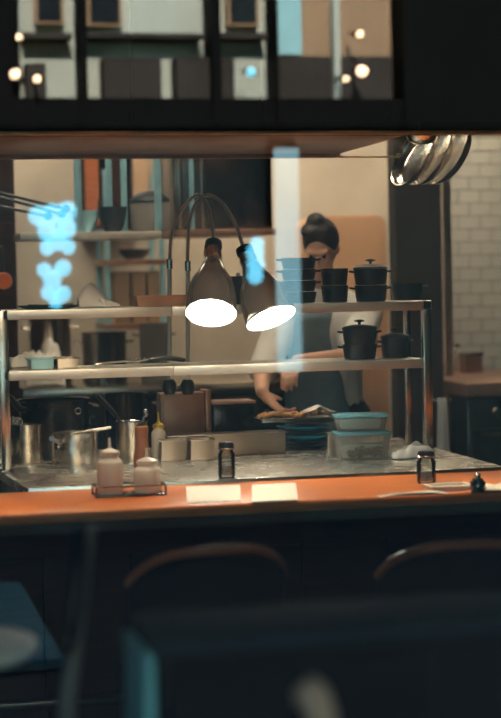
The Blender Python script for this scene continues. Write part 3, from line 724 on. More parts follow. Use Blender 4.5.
def tnap(u, v):
    x = (u-.5)*.14; y = (v-.5)*.09
    return Vector((x, y, .004 + .032*max(0, 1-abs(x)/.06)*(1-.4*abs(v-.5)) + .003*math.sin(14*u+6*v)))
cloth('napkin', (W(318, 412, 7.4).x, 7.40, fz+.03), tnap, 14, 8, 'small white napkin on the end of the food tray')
t = gastro('small_dish', W(331, 430, 7.0).x, 7.0, ZC+.001, .045, .05, .098, 'small steel dish beside the plastic tubs', 'steel', taper=.9)

# plastic tubs -------------------------------------------------------------
def tub(z, lx, ly, h, X, Y, label, rz):
    t = thing('plastic_tub', (X, Y, z), label, 'tub', 'clear plastic food tubs on the counter', rz)
    b = B(); n = 6
    def rr(sx, sy, zz, r=.018):
        out = []
        for cx, cy, a0 in ((1, 1, 0), (-1, 1, 90), (-1, -1, 180), (1, -1, 270)):
            for k in range(5):
                a = math.radians(a0 + 90*k/4); out.append(Vector((cx*(sx/2-r)+r*math.cos(a), cy*(sy/2-r)+r*math.sin(a), zz)))
        return out
    rings = [rr(lx*.86, ly*.86, 0), rr(lx*.97, ly*.97, h), rr(lx*.955, ly*.955, h), rr(lx*.845, ly*.845, .002)]
    vv = [v for r in rings for v in r]; m = 20; ff = [tuple(range(m))[::-1]]
    for k in range(3):
        for i in range(m): ff.append((k*m+i, k*m+(i+1) % m, (k+1)*m+(i+1) % m, (k+1)*m+i))
    ff.append(tuple(3*m+i for i in range(m)))
    b.add(vv, ff).build('tub_body', 'tub_plastic', t, smooth=40)
    l = B().prism(rr(lx, ly, h+.0005, .02), (0, 0, .010)).build('lid', 'blue_lid', t, smooth=40, bevel=.002)
    B().prism(rr(lx*.82, ly*.8, h+.0107, .02), (0, 0, .003)).build('lid_panel', 'blue_lid', l, smooth=40, bevel=.001)
    return t
tb = G(367, 460, ZC+.001)
tub(ZC+.001, .222, .15, .098, tb.x, tb.y+.07, 'larger plastic tub with blue lid holding brown food', -.10)
tub(ZC+.001+.1155, .215, .145, .052, tb.x-.006, tb.y+.072, 'smaller plastic tub with blue lid stacked on the larger tub', -.16)
bgn = B()
for k in range(70):
    rr = random.uniform(.006, .012); u = random.uniform(-.06, .075); w = random.uniform(-.046, -.040)
    bgn.lathe([(0, -rr), (rr, -rr*.3), (rr*.8, rr*.5), (0, rr)], 6, c=(u, w, rr+.004+random.uniform(0, .030)*(1 if u > -.03 else .5)), rot=R3('X', random.uniform(0, 90)))
o = bgn.build('chopped_food', 'food_brown', None, smooth=0); o.location = (tb.x, tb.y+.07, ZC+.003); o.rotation_euler = (0, 0, -.10)
tag(o, 'chopped brown and white food inside the larger plastic tub', 'food', kind='stuff')
for zz, hh_, lb in ((ZC+.006, .050, 'cream coloured filling inside the larger plastic tub'), (ZC+.1215, .034, 'cream coloured filling inside the smaller plastic tub')):
    b_ = B(); vv = []
    for sx, z_ in ((.158, 0), (.172, hh_)):
        for k in range(16):
            a = 2*PI*k/16; vv.append((sx*.5*math.copysign(abs(math.cos(a))**.5, math.cos(a)), .022+.036*math.copysign(abs(math.sin(a))**.5, math.sin(a)), z_ + (.004*math.sin(3*a) if z_ else 0)))
    b_.add(vv, [tuple(range(16))[::-1], tuple(range(16, 32))] + [(i, (i+1) % 16, 16+(i+1) % 16, 16+i) for i in range(16)])
    o = b_.build('cream_filling', 'paper', None, smooth=40); o.location = (tb.x-.002, tb.y+.072, zz); o.rotation_euler = (0, 0, -.12); tag(o, lb, 'food')
p = W(391, 432, tb.y+.05)
t = thing('spoon', (p.x-.02, tb.y+.185, ZC+.001), 'steel spoon sticking up beyond the plastic tubs', 'spoon')
B().tube(catmull([(0, .03, .004), (.012, .01, .07), (.03, -.01, .125)], 6), [.004]*9+[.007]*4, 8).build('handle', 'steel', t)
B().lathe([(0, 0), (.012, .002), (.018, .008), (.016, .009), (0, .004)], 14, c=(0, .03, .0)).build('bowl', 'steel', t, smooth=60)
# white cloth
pc2 = G(414, 458, ZC+.001)
cloth('dish_cloth', (pc2.x+.004, pc2.y+.014, ZC+.001), crumple(.185, .10, .058, 11), 24, 16, 'crumpled white dish cloth at the end of the steel counter')
cloth('dish_cloth', (pc2.x-.02, pc2.y+.150, ZC+.001), crumple(.11, .06, .025, 5), 16, 10, 'small folded white cloth behind the crumpled dish cloth')

def shaker(loc, r, h, label, ccol, content):
    t = thing('shaker', loc, label, 'shaker')
    B().lathe([(0, 0), (r*.92, 0), (r, .006), (r, h*.66), (r*.80, h*.74), (r*.78, h*.78), (r*.78-.003, h*.78), (r*.8-.004, h*.73), (r-.004, h*.65), (r-.004, .010), (0, .008)], 24).build('jar', 'shaker_glass', t, smooth=50)
    B().lathe([(0, .010), (r*.80, .010), (r*.80, h*.36), (0, h*.40)], 20).build('contents', content, t)
    c = B().lathe([(0, h*.785), (r*.90, h*.785), (r*.92, h*.80), (r*.92, h*.93), (r*.80, h*.99), (0, h)], 24).build('cap', ccol, t, smooth=50)
    B().lathe([(r*.93, h*.80), (r*.96, h*.81), (r*.96, h*.84), (r*.93, h*.85)], 24, cap=False).build('band', 'steel', c)
s1 = G(228.5, 478.5, ZC+.001)
shaker((s1.x, s1.y+.03, ZC+.001), .031, .132, 'clear glass shaker with dark cap at the counter edge', 'black_plastic', 'salt')
p = W(429, 472, 6.02)
shaker((p.x, 6.05, ZW), .034, .115, 'dark capped shaker on the bar in front of the dish cloth', 'black_plastic', 'salt')

# white cards standing in for lamp glare, then napkins and dishes on the bar
def paper(pts, label, name='glare_card', m='paper'):
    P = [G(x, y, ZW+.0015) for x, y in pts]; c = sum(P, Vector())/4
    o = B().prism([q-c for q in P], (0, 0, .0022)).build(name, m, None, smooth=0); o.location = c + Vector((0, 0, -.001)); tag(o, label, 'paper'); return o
paper([(187, 503), (241, 501), (240, 485), (186, 487)], 'white lamp glare built as a card on the bar nearer the squeeze bottles')
paper([(252, 502), (298, 500), (296, 483), (252, 485)], 'white lamp glare built as a card on the bar below the tilted heat lamp')
def fold(u, v): return Vector(((u-.5)*.24, (v-.5)*.055, .003 + .010*(.5+.5*math.sin(5*v+3*u))*(1-abs(2*u-1)**4)))
p = G(414, 496.5, ZW)
o = cloth('table_napkin', (p.x, p.y+.01, ZW+.001), fold, 14, 6, 'long folded white napkin lying at the front of the bar', 'paper')
p = G(459, 492, ZW)
t = gastro('serving_plate', p.x-.005, p.y+.10, ZW+.0005, .16, .12, .014, 'small pale rectangular plate on the bar by the shaker', 'paper', cat='plate')
t2 = thing('cruet', (p.x+.06, p.y-.02, ZW), 'small dark glass jar on the bar beside the pale plate', 'jar')
B().lathe([(0, 0), (.022, 0), (.026, .006), (.026, .032), (.018, .042), (.018, .046), (0, .048)], 20).build('jar', 'steel_dark', t2, smooth=50)
B().lathe([(0, .048), (.012, .048), (.012, .058), (.004, .064), (0, .064)], 16).build('stopper', 'chrome', t2)
p = G(492, 491, ZW)
cloth('table_napkin', (p.x+.04, p.y+.02, ZW+.001), crumple(.16, .10, .022, 8), 14, 10, 'crumpled pale napkin at the far end of the bar', 'paper')

# ================================================================== KITCHEN BEHIND THE PASS
# extractor hood and hanging shelf
h0, h1 = W(174, 200, 8.5), W(272, 200, 8.5); hz = W(220, 235, 8.5).z
t = thing('extractor_hood', ((h0.x+h1.x)/2, 8.75, hz), 'dark steel extractor hood behind the heat lamps', 'hood')
hw = h1.x-h0.x
B().box((0, 0, .45), (hw, .5, .86)).build('body', 'steel_dark', t, smooth=30, bevel=.005)
B().box((0, -.02, .012), (hw+.02, .54, .03)).build('lower_rim', 'steel_brown', t, smooth=30, bevel=.004)
for k in range(3): B().box((-hw/2+.03+k*.055, -.256, .45), (.022, .012, .84)).build('corner_strip', 'steel_blue_sheen' if k == 1 else 'steel', t, smooth=30, bevel=.003)
B().box((0, 0, (3.2-hz+.88)/2), (.3, .3, 3.2-hz-.88)).build('duct', 'steel_dark', t, smooth=30)

YH = 8.2
s0, s1_ = W(20, 232, YH), W(162, 234, YH)
zsh = W(110, 231, YH).z
t = thing('hanging_shelf', ((s0.x+s1_.x)/2, YH, zsh), 'hanging steel shelf with straps coloured by blue reflections behind the pass', 'shelf')
hw = s1_.x-s0.x
B().box((0, .15, -.02), (hw, .30, .035)).build('board', 'steel_shelf', t, smooth=30, bevel=.004)
xc = (s0.x+s1_.x)/2
for px in (78.5, 158.5):
    xx = W(px, 195, YH).x-xc
    B().box((xx, .02, (3.2-zsh)/2), (.033, .012, 3.2-zsh-.002)).build('strap', 'steel_blue_sheen', t, smooth=30, bevel=.002)
for px in (109, 124):
    xx = W(px, 195, YH+.28).x-xc
    B().box((xx, .28, (3.2-zsh)/2), (.030, .012, 3.2-zsh-.002)).build('strap', 'steel_blue_sheen', t, smooth=30, bevel=.002)
def bowl(name, px, Y, z, r, h, m, label, rim=True, handle=False):
    t = thing(name, (W(px, 230, Y).x, Y, z), label, 'bowl' if name == 'mixing_bowl' else 'pan')
    B().lathe([(0, 0), (r*.55, 0), (r*.8, h*.3), (r*.95, h*.7), (r, h), (r-.004, h), (r*.9, h*.65), (r*.75, h*.3), (r*.5, .005), (0, .005)], 32).build('body', m, t, smooth=50)
    if handle: B().tube([(-r, 0, h*.9), (-r-.1, 0, h*1.15), (-r-.2, .0, h*1.2)], .009, 8).build('handle', 'black_iron', t)
    return t
bowl('mixing_bowl', 86, 8.36, zsh, .062, .10, 'steel_blue_sheen', 'blue tinted bowl on the hanging shelf')
bowl('frying_pan', 113, 8.34, zsh, .068, .115, 'black_iron', 'dark bowl shaped pan on the hanging shelf')
t = thing('bucket', (W(150, 220, 8.37).x, 8.37, zsh), 'olive grey covered pot behind the hanging shelf strap', 'pot')
B().lathe([(0, 0), (.085, 0), (.09, .01), (.094, .13), (.09, .135), (0, .135)], 32).build('body', 'plaster_grey', t, smooth=50)
B().lathe([(0, .136), (.098, .136), (.094, .15), (.06, .18), (.02, .19), (0, .19)], 32).build('lid', 'black_iron', t, smooth=50)

# back rack with cartons
YR = 9.95
r0, r1 = W(108, 270, YR), W(163, 270, YR)
zr = W(135, 262, YR).z; xc = (r0.x+r1.x)/2; rw = r1.x-r0.x
t = thing('storage_rack', (xc, YR, 0), 'brown metal storage rack against the back wall', 'rack')
for z in (zr, zr-.36, .35): B().box((0, .2, z), (rw+.04, .42, .03)).build('rack_shelf', 'steel_brown', t, smooth=0, bevel=.003)
for x in (-rw/2, rw/2):
    for y in (.02, .38): B().box((x, y, 1.1), (.03, .03, 2.2)).build('upright', 'steel_blue_sheen', t, smooth=0, bevel=.003)
for k, (px, w_, lb) in enumerate(((121, .085, 'tan carton on the storage rack nearest the napkin'), (138, .080, 'tan carton in the middle of the storage rack'), (154, .085, 'tan carton on the storage rack nearest the lamp poles'))):
    p = W(px, 280, YR+.1)
    t = thing('carton', (p.x, YR+.18, zr-.343), lb, 'carton', 'tan cartons on the storage rack')
    B().box((0, 0, .14), (w_, .22, .28)).build('box', 'carton', t, smooth=0, bevel=.004)
    for s in (-1, 1): B().box((0, s*.056, .284), (w_, .105, .006), rot=R3('X', s*4)).build('flap', 'carton', t, smooth=0)
bowl('frying_pan', 134, 10.15, zr+.016, .09, .06, 'black_iron', 'dark shallow pan on the storage rack above the cartons')

for k, (xa_, xb_, lb) in enumerate(((82, 103, 'brown wall cupboard nearest the blue straps'), (105, 128, 'brown wall cupboard in the middle of the back wall row'), (130, 153, 'brown wall cupboard nearest the extractor hood'))):
    a, b = W(xa_, 160, 10.2), W(xb_, 228, 10.2)
    t = thing('wall_cupboard', ((a.x+b.x)/2, 10.36, b.z), lb, 'cupboard', 'brown cupboards on the back wall')
    hh_ = a.z-b.z+.12
    B().box((0, .02, hh_/2), (b.x-a.x-.01, .30, hh_)).build('body', 'bar_dark_wood', t, smooth=0, bevel=.004)
    d_ = B().box((0, -.142, hh_/2), (b.x-a.x-.03, .02, hh_-.03)).build('door', ('chair_wood', 'bar_dark_wood', 'carton')[k], t, smooth=0, bevel=.004)
    B().tube([(.03, -.17, .06), (.03, -.17, .16)], .006, 8).build('handle', 'steel', d_)
# back range with pots, seen between the shelves
YG = 9.0
g0, g1_ = W(24, 365, YG), W(330, 365, YG)
zr_ = 1.06
t = thing('back_range', ((g0.x+g1_.x)/2, YG, 0), 'long steel range along the back wall behind the cook', 'range')
gw = g1_.x-g0.x
B().box((0, .4, .5), (gw, .78, .96)).build('body', 'steel_black', t, smooth=30, bevel=.005)
B().box((0, .4, 1.02), (gw+.02, .82, .06)).build('top', 'steel', t, smooth=30, bevel=.005)
for k in range(7):
    kx = -gw/2 + (k+.5)*gw/7
    d_ = B().box((kx, -.0, .45), (gw/7-.02, .03, .62)).build('door', 'steel_black', t, smooth=30, bevel=.004)
    B().tube([(kx-.08, -.04, .70), (kx+.08, -.04, .70)], .009, 8).build('handle', 'steel', d_)
    kb = B().lathe([(0, 0), (.022, 0), (.020, .03), (0, .032)], 16, c=(kx, .005, .88), rot=R3('X', 90)).build('knob', 'black_plastic', t)
def back_pot(px, r, h, m, lb, Y=9.35):
    p = W(px, 340, Y)
    t = pot('stock_pot', (p.x, Y, zr_-.009), r, h, lb, m)
    for s in (-1, 1): B().tube(catmull([(s*r, -.03, h*.8), (s*(r+.03), -.028, h*.82), (s*(r+.035), 0, h*.82), (s*(r+.03), .028, h*.82), (s*r, .03, h*.8)], 4), .006, 8).build('handle', m, t)
    return t
back_pot(50, .11, .36, 'steel', 'tall steel pot on the back range behind the trays')
back_pot(104, .115, .26, 'steel_dark', 'wide dark pot on the back range behind the spatula')
back_pot(154, .075, .30, 'plaster_grey', 'grey pot on the back range beside the lamp poles')
back_pot(300, .14, .22, 'steel_dark', 'dark pot on the back range behind the cook')
p = W(44, 350, 9.10)
cloth('linen_pile', (p.x, 9.12, zr_-.008), crumple(.20, .16, .26, 21), 18, 14, 'heap of white linen on the back range')
# rods of hanging utensils, orange pan at the left
yrod = 8.0
for k, (xa_, ya_, xb_, yb_, lb) in enumerate(((-12, 190, 66, 209, 'upper dark rod jutting across the far corner'), (-12, 194, 62, 214, 'middle dark rod jutting across the far corner'), (-12, 204, 48, 216, 'lowest dark rod jutting across the far corner'))):
    a, b = W(xa_, ya_, yrod+.05*k), W(xb_, yb_, yrod+.05*k)
    t = thing('skewer', a, lb, 'rod', 'dark rods in the far corner')
    B().tube([(0, 0, 0), b-a], .007, 8).build('rod', 'black_iron', t)
    B().lathe([(.012, -.006), (.018, -.006), (.018, .006), (.012, .006)], 12, c=b-a, rot=R3('X', 90)).build('eye', 'black_iron', t)
ra, rb2 = W(-12, 150, yrod+.05), W(-12, 330, yrod+.05)
t = thing('rod_rack', (ra.x-.05, yrod+.05, 0), 'dark upright rack carrying the rods', 'rack')
B().box((0, .02, 1.6), (.06, .22, 3.19)).build('post', 'black_paint', t, smooth=0, bevel=.004)
B().box((0, .02, .02), (.3, .3, .03)).build('base', 'black_paint', t, smooth=0, bevel=.004)
p = W(4, 281, 8.3)
t = thing('enamel_pan', p + Vector((0, .02, 0)), 'round orange enamel pan hanging at the far corner', 'pan')
B().lathe([(0, .03), (.035, .03), (.040, .0), (.036, .0), (.032, .026), (0, .026)], 28, rot=R3('X', 90)).build('body', 'orange_enamel', t, smooth=50)
B().tube([(0, 0, .035), (0, .0, .16)], .006, 8).build('handle', 'black_iron', t)
B().tube([(0, 0, .155), (-.16, .0, .20), (-.3, -.1, .20)], .006, 8).build('hook', 'black_iron', t)
# dark cupboard down the left edge
q0, q1 = W(-60, 250, 8.9), W(17, 250, 8.9)
t = thing('tall_cupboard', ((q0.x+q1.x)/2, 9.2, 0), 'dark tall cupboard at the far corner of the kitchen', 'cupboard')
B().box((0, 0, 1.45), (q1.x-q0.x, .5, 2.9)).build('body', 'bar_dark_wood', t, smooth=0, bevel=.005)
for k in range(3):
    d_ = B().box((0, -.258, .5+k*.93), (q1.x-q0.x-.03, .02, .90)).build('door', 'bar_dark_wood', t, smooth=0, bevel=.004)
    B().tube([(.08, -.29, .4+k*.93), (.08, -.29, .6+k*.93)], .008, 8).build('handle', 'steel', d_)

# cream rounded cabinet behind the cook
k0, k1 = W(320, 260, 9.7), W(387, 260, 9.7); kz = W(360, 215, 9.7).z
t = thing('fridge', ((k0.x+k1.x)/2, 9.98, 0), 'tall peach cream fridge with rounded corners behind the cook', 'fridge')
kw = k1.x-k0.x
def rrect(w, h, r, y):
    out = []
    for cx, cz, a0 in ((w/2-r, h-r, 0), (-w/2+r, h-r, 90), (-w/2+r, r, 180), (w/2-r, r, 270)):
        for k in range(7):
            a = math.radians(a0+15*k); out.append(Vector((cx+r*math.cos(a), y, cz+r*math.sin(a))))
    return out
B().prism(rrect(kw, kz-.06, .07, 0), (0, .52, 0)).build('body', 'cream_enamel', t, smooth=40, loc=(0, -.24, .06))
d_ = B().prism(rrect(kw, kz-.10, .07, 0), (0, .04, 0)).build('door', 'cream_enamel', t, smooth=40, bevel=.008, loc=(0, -.285, .10))
B().tube([(-kw/2+.05, -.04, 1.0), (-kw/2+.05, -.05, 1.35)], .012, 10).build('handle', 'chrome', d_)
for x in (-kw/2+.06, kw/2-.06): B().lathe([(0, 0), (.02, 0), (.02, .062), (0, .062)], 12, c=(x, -.15, 0)).build('foot', 'black_plastic', t)

# range at the tiled corner
wl_, wr_ = W(446, 381, 9.0), W(580, 400, 9.0)
t = thing('corner_cooker', ((wl_.x+wr_.x)/2 + .0, 8.75, 0), 'dark corner cooker with round knobs before the white tiles', 'cooker')
cw = wr_.x-wl_.x-.06; yy = .62
B().box((0, yy, .48), (cw, 1.24, .94)).build('body', 'steel_dark', t, smooth=30, bevel=.006)
B().box((0, yy-.01, .985), (cw+.03, 1.27, .07)).build('worktop', 'steel_brown', t, smooth=30, bevel=.006)
for k in range(5):
    kx = -cw/2+.16+k*.15
    kb = B().lathe([(0, 0), (.026, 0), (.030, .008), (.024, .030), (0, .032)], 18, c=(kx, -.002, .865), rot=R3('X', 90)).build('knob', 'steel', t)
    B().box((kx, -.036, .865), (.006, .006, .036)).build('pointer', 'black_plastic', kb, smooth=0)
for k in range(2):
    kx = -cw/2 + cw*(.25+.5*k)
    d_ = B().box((kx, -.008, .42), (cw/2-.03, .03, .72)).build('oven_door', 'black_paint', t, smooth=30, bevel=.006)
    B().tube([(kx-cw*.18, -.06, .76), (kx+cw*.18, -.06, .76)], .012, 10).build('handle', 'steel', d_)
p = W(471, 375, 9.7)
t = thing('spice_box', (p.x, 9.7, 1.021), 'small dark lidded box on the cooker by the tiles', 'box')
B().box((0, 0, .05), (.11, .1, .10)).build('body', 'steel_brown', t, smooth=30, bevel=.004)
B().box((0, 0, .106), (.12, .11, .012)).build('lid', 'steel_dark', t, smooth=30, bevel=.003)
p = W(456, 375, 9.85)
t = thing('spice_jar', (p.x, 9.85, 1.021), 'pale upright jar beside the small dark box on the cooker', 'jar')
B().lathe([(0, 0), (.024, 0), (.026, .004), (.026, .12), (.02, .135), (0, .135)], 20).build('body', 'plastic_milky', t, smooth=50)
B().lathe([(0, .136), (.022, .136), (.022, .16), (0, .162)], 20).build('lid', 'steel', t, smooth=50)
# pale tea towel hanging on the cooker end
p0, p1 = W(437, 420, 8.35), W(446, 420, 8.35); ztw, zbw = W(441, 398, 8.35).z, W(441, 458, 8.35).z
t = thing('towel_stand', ((p0.x+p1.x)/2, 8.35, 0), 'thin steel stand carrying the pale tea towel', 'stand')
B().tube([(0, .02, .01), (0, .02, ztw-.012)], .008, 8).build('pole', 'steel_dark', t)
B().tube([(-.06, .02, ztw-.012), (.06, .02, ztw-.012)], .006, 8).build('bar', 'steel_dark', t)
B().lathe([(0, 0), (.10, 0), (.10, .012), (.02, .02), (0, .02)], 24, c=(0, .02, 0)).build('base', 'steel_dark', t)
def towel(u, v): return Vector(((u-.5)*(p1.x-p0.x)*(1+.5*v), -.008-.010*math.sin(PI*min(1, v*6)/2)+.008*math.sin(9*u)*v, -(ztw-zbw)*v + .0))
o = cloth('tea_towel', ((p0.x+p1.x)/2, 8.35, ztw+.002), towel, 10, 12, 'pale tea towel hanging down past the end of the shelf', 'jacket', th=.005)

# hanging pans --------------------------------------------------------------
YPN = 6.95
zrail = zs + 0.36
xr0, xr1 = W(378, 150, YPN).x, W(500, 150, YPN).x
t = thing('pan_rail', ((xr0+xr1)/2, YPN, zrail), 'steel rail behind the soffit from which pans hang', 'rail')
B().tube([(-(xr1-xr0)/2, 0, 0), ((xr1-xr0)/2, 0, 0)], .009, 10).build('bar', 'steel', t)
for s in (-1, 1): B().tube([(s*(xr1-xr0)/2*.98, 0, 0), (s*(xr1-xr0)/2*.98, 0, 3.195-zrail)], .007, 8).build('hanger', 'steel_dark', t)
axp = (-IMR*0.80 + UP*0.46 + TOV*0.36).normalized()
rotp = frame_to(axp)
base = W(420, 160, YPN)
plb = ['hanging pan with its inside showing, first in the row', 'middle hanging pan of the row under the soffit', 'last hanging pan in the row, nearest the tiled wall']
for k in range(3):
    c = base + IMR*(0.066*k) + UP*(0.004*k)
    t = thing('hanging_pan', c, plb[k], 'pan', 'pans hanging under the soffit')
    r = .136 + .003*k
    B().lathe([(r-.005, .038), (r, .041), (r+.002, .039), (r-.004, .024), (r-.018, .005), (r-.035, 0), (0, 0), (0, .003), (r-.037, .003), (r-.021, .008), (r-.008, .024), (r-.005, .038)], 48, rot=rotp, cap=False).build('body', 'steel', t, smooth=50)
    up = (UP - axp*UP.dot(axp)).normalized()
    hp = [axp*.045 + up*(r-.005), axp*.06 + up*(r+.04), axp*.055 + up*(r+.10)]
    B().tube(catmull(hp, 5), .008, 8).build('handle', 'steel_dark', t)
    e = hp[-1]; hk = Vector((e.x, YPN - c.y, zrail-c.z-.011))
    B().tube([e, e.lerp(hk, .5), hk], .004, 8).build('hook', 'steel_dark', t)
p = W(422, 145, 6.62)
t = thing('hanging_bowl', p, 'shallow chrome bowl hanging just below the soffit edge', 'bowl')
B().lathe([(0, 0), (.03, .003), (.052, .016), (.064, .042), (.066, .044), (.060, .042), (.048, .018), (.028, .006), (0, .003)], 32).build('body', 'chrome', t, smooth=60)
B().tube([(0, .06, .042), (0, .10, .12), (0, YPN-6.62, zrail-p.z-.004)], .005, 8).build('hook', 'steel_dark', t)
p = W(400, 157, 7.0); q = W(336, 157, 7.0)
t = thing('ladle', q, 'thin long handled ladle hanging level beside the pans', 'ladle')
B().tube([(0, 0, 0), p-q], .0035, 8).build('handle', 'brass', t)
B().lathe([(0, 0), (.012, .004), (.018, .014), (.016, .014), (.010, .006), (0, .003)], 14, c=p-q).build('bowl', 'brass', t, smooth=60)

# ================================================================== THE COOK
def capsules(segs, ells, name, m, voxel, parent=None, loc=None):
    b = B()
    for (a, ra, c, rc) in segs:
        a, c = Vector(a), Vector(c); d = c-a; n = 18
        ax = d.normalized(); rot = frame_to(ax); Ls = d.length; prof = []
        for k in range(7): an = -PI/2 + PI/2*k/6; prof.append((max(1e-5, ra*math.cos(an)), ra*math.sin(an)))
        for k in range(1, 7): an = PI/2*k/6; prof.append((max(1e-5, rc*math.cos(an)), Ls+rc*math.sin(an)))
        prof.insert(7, (rc, Ls)); b.lathe(prof, n, c=a, rot=rot)
    for (c, rr, rot) in ells:
        prof = [(max(1e-5, math.cos(-PI/2+PI*k/12)), math.sin(-PI/2+PI*k/12)) for k in range(13)]
        n = 20; c = Vector(c); vv = []; ff = []
        for (r, z) in prof:
            for i in range(n):
                a = 2*PI*i/n; p = Vector((r*math.cos(a)*rr[0], r*math.sin(a)*rr[1], z*rr[2])); vv.append(c + (rot @ p if rot else p))
        for j in range(12):
            for i in range(n): ff.append((j*n+i, j*n+(i+1) % n, (j+1)*n+(i+1) % n, (j+1)*n+i))
        b.add(vv, ff)
    o = b.build(name, m, parent, smooth=180, loc=loc)
    md = o.modifiers.new('skin', 'REMESH'); md.mode = 'VOXEL'; md.voxel_size = voxel; md.use_smooth_shade = True
    sm = o.modifiers.new('relax', 'SMOOTH'); sm.factor = .5; sm.iterations = 3
    return o
YK = 8.12
hc = W(321, 246, YK-.06)
foot = Vector((W(330, 300, YK+.10).x, YK+.12, 0.005))
L = lambda v: Vector(v) - foot
hip = Vector((foot.x+.0, YK+.14, .98)); chest = Vector((W(326, 330, YK).x, YK+.06, 1.34)); nb_ = Vector((hc.x+.015, YK+.03, 1.54))
shR = W(286, 318, YK+.02); shL = W(364, 316, YK+.02)            # as seen: left and right in the picture
elL = W(356, 356, YK-.20); wrL = W(297, 361, 7.74); elR = W(262, 372, YK-.12); wrR = W(262, 392, 7.74)
hdL = W(286, 381, 7.62)
def hand(wr, kn, spread, curl, side, segs):
    d = (kn-wr).normalized(); sidev = d.cross(UP if abs(d.z) < .9 else Vector((0, -1, 0))).normalized()*side; nrm = sidev.cross(d).normalized()
    for k in range(4):
        o = sidev*(.028 - .0187*k); b0_ = kn + o; ln = (.030, .034, .032, .025)[k]
        b1_ = b0_ + (d*.85 + sidev*(.10-.07*k) - nrm*.25*curl).normalized()*ln*1.35; b2_ = b1_ + (d*.55 - nrm*.8*curl).normalized()*ln*.95; b3_ = b2_ + (d*.2 - nrm*curl).normalized()*ln*.75
        segs += [(wr.lerp(kn, .4)+o*.7, .012, b0_, .0105), (b0_, .0098, b1_, .009), (b1_, .009, b2_, .0082), (b2_, .0082, b3_, .0072)]
    t0 = wr.lerp(kn, .25) + sidev*.022; t1 = t0 + (d*.6+sidev*.8-nrm*.3).normalized()*.038; t2 = t1 + (d*.9+sidev*.2-nrm*.4).normalized()*.032
    segs += [(t0, .015, t1, .0115), (t1, .011, t2, .009)]
    segs.append((wr, .024, wr.lerp(kn, .5), .026)); segs.append((wr.lerp(kn, .5)+sidev*.012, .018, kn+sidev*.012, .016)); segs.append((wr.lerp(kn, .5)-sidev*.012, .018, kn-sidev*.012, .016))
segs = [(hip, .14, chest, .15), (chest, .15, nb_ - Vector((0, 0, .08)), .10), (nb_ - Vector((0, 0, .06)), .062, hc - Vector((0, 0, .07)), .055),
        (chest + Vector((0, 0, .10)), .10, shL, .068), (chest + Vector((0, 0, .10)), .10, shR, .068),
        (shL, .060, elL, .045), (elL, .044, wrL, .028), (shR, .060, elR, .045), (elR, .044, wrR, .028)]
knL = wrL + (hdL-wrL).normalized()*.085; knR = wrR + Vector((.045, -.03, -.055)).normalized()*.085
hand(wrL, knL, 1, .7, 1, segs); hand(wrR, knR, 1, .7, -1, segs)
for s in (-1, 1):
    hj = hip + Vector((s*.09, 0, -.05)); kn_ = Vector((foot.x+s*.10, YK+.10, .50)); an_ = Vector((foot.x+s*.11, YK+.14, .09))
    segs += [(hj, .095, kn_, .062), (kn_, .060, an_, .042), (an_ - Vector((0, 0, .035)), .042, an_ + Vector((s*.015, -.15, -.05)), .034)]
hr = R3('Z', -28) @ R3('X', 34)                                  # head bowed towards the tray, turned a little
ells = [(L(hc), (.074, .092, .110), hr), (L(hc + hr @ Vector((0, -.030, -.060))), (.055, .062, .062), hr), (L(hc + hr @ Vector((0, -.094, -.018))), (.012, .020, .022), hr),
        (L(hc + hr @ Vector((-.075, .005, -.012))), (.012, .020, .032), hr), (L(hc + hr @ Vector((.075, .005, -.012))), (.012, .020, .032), hr),
        (L(hc + hr @ Vector((0, -.082, -.062))), (.022, .010, .008), hr), (L(hc + hr @ Vector((0, -.080, .020))), (.055, .016, .010), hr)]
person = thing('person', foot, 'cook in white jacket and blue grey apron bending over the food tray', 'person')
body = capsules([(L(a), ra, L(c), rc) for (a, ra, c, rc) in segs], ells, 'body', 'skin', .0065, person)
capsules([], [(L(hc + hr @ Vector((0, .018, .026))), (.086, .098, .108), hr), (L(hc + hr @ Vector((-.01, .02, .125))), (.045, .045, .038), hr), (L(hc + hr @ Vector((-.03, -.02, .10))), (.05, .05, .03), hr)], 'hair', 'hair', .009, person)
for s in (-1, 1):
    B().lathe([(1e-5, -.011), (.008, -.008), (.011, 0), (.008, .008), (1e-5, .011)], 10, c=L(hc + hr @ Vector((s*.030, -.082, -.004)))).build('eye', 'hair', person)
sl = elL + (elL-shL)*.02
capsules([(L(hip), .165, L(chest), .178), (L(chest), .175, L(nb_ - Vector((0, 0, .07))), .105), (L(chest + Vector((0, 0, .10))), .12, L(shL), .088), (L(chest + Vector((0, 0, .10))), .12, L(shR), .088),
          (L(shL), .084, L(shL.lerp(elL, .9)), .072), (L(shR), .084, L(shR.lerp(elR, .95)), .070), (L(elL), .062, L(elL.lerp(wrL, .14)), .055), (L(nb_), .070, L(nb_ + Vector((0, 0, .03))), .068)], [], 'jacket', 'jacket', .011, person)
capsules([(L(hip) + Vector((0, 0, -.02)), .17, L(hip) + Vector((0, 0, -.14)), .165)] + [(L(hip + Vector((s*.09, 0, -.08))), .115, L(Vector((foot.x+s*.10, YK+.10, .50))), .085) for s in (-1, 1)] +
         [(L(Vector((foot.x+s*.10, YK+.10, .50))), .085, L(Vector((foot.x+s*.11, YK+.14, .12))), .072) for s in (-1, 1)], [], 'trousers', 'trousers', .014, person)
for s in (-1, 1):
    a = L(Vector((foot.x+s*.11, YK+.14, .05))); capsules([(a, .055, a + Vector((s*.015, -.15, -.008)), .044)], [], 'shoe', 'black_plastic', .010, person)
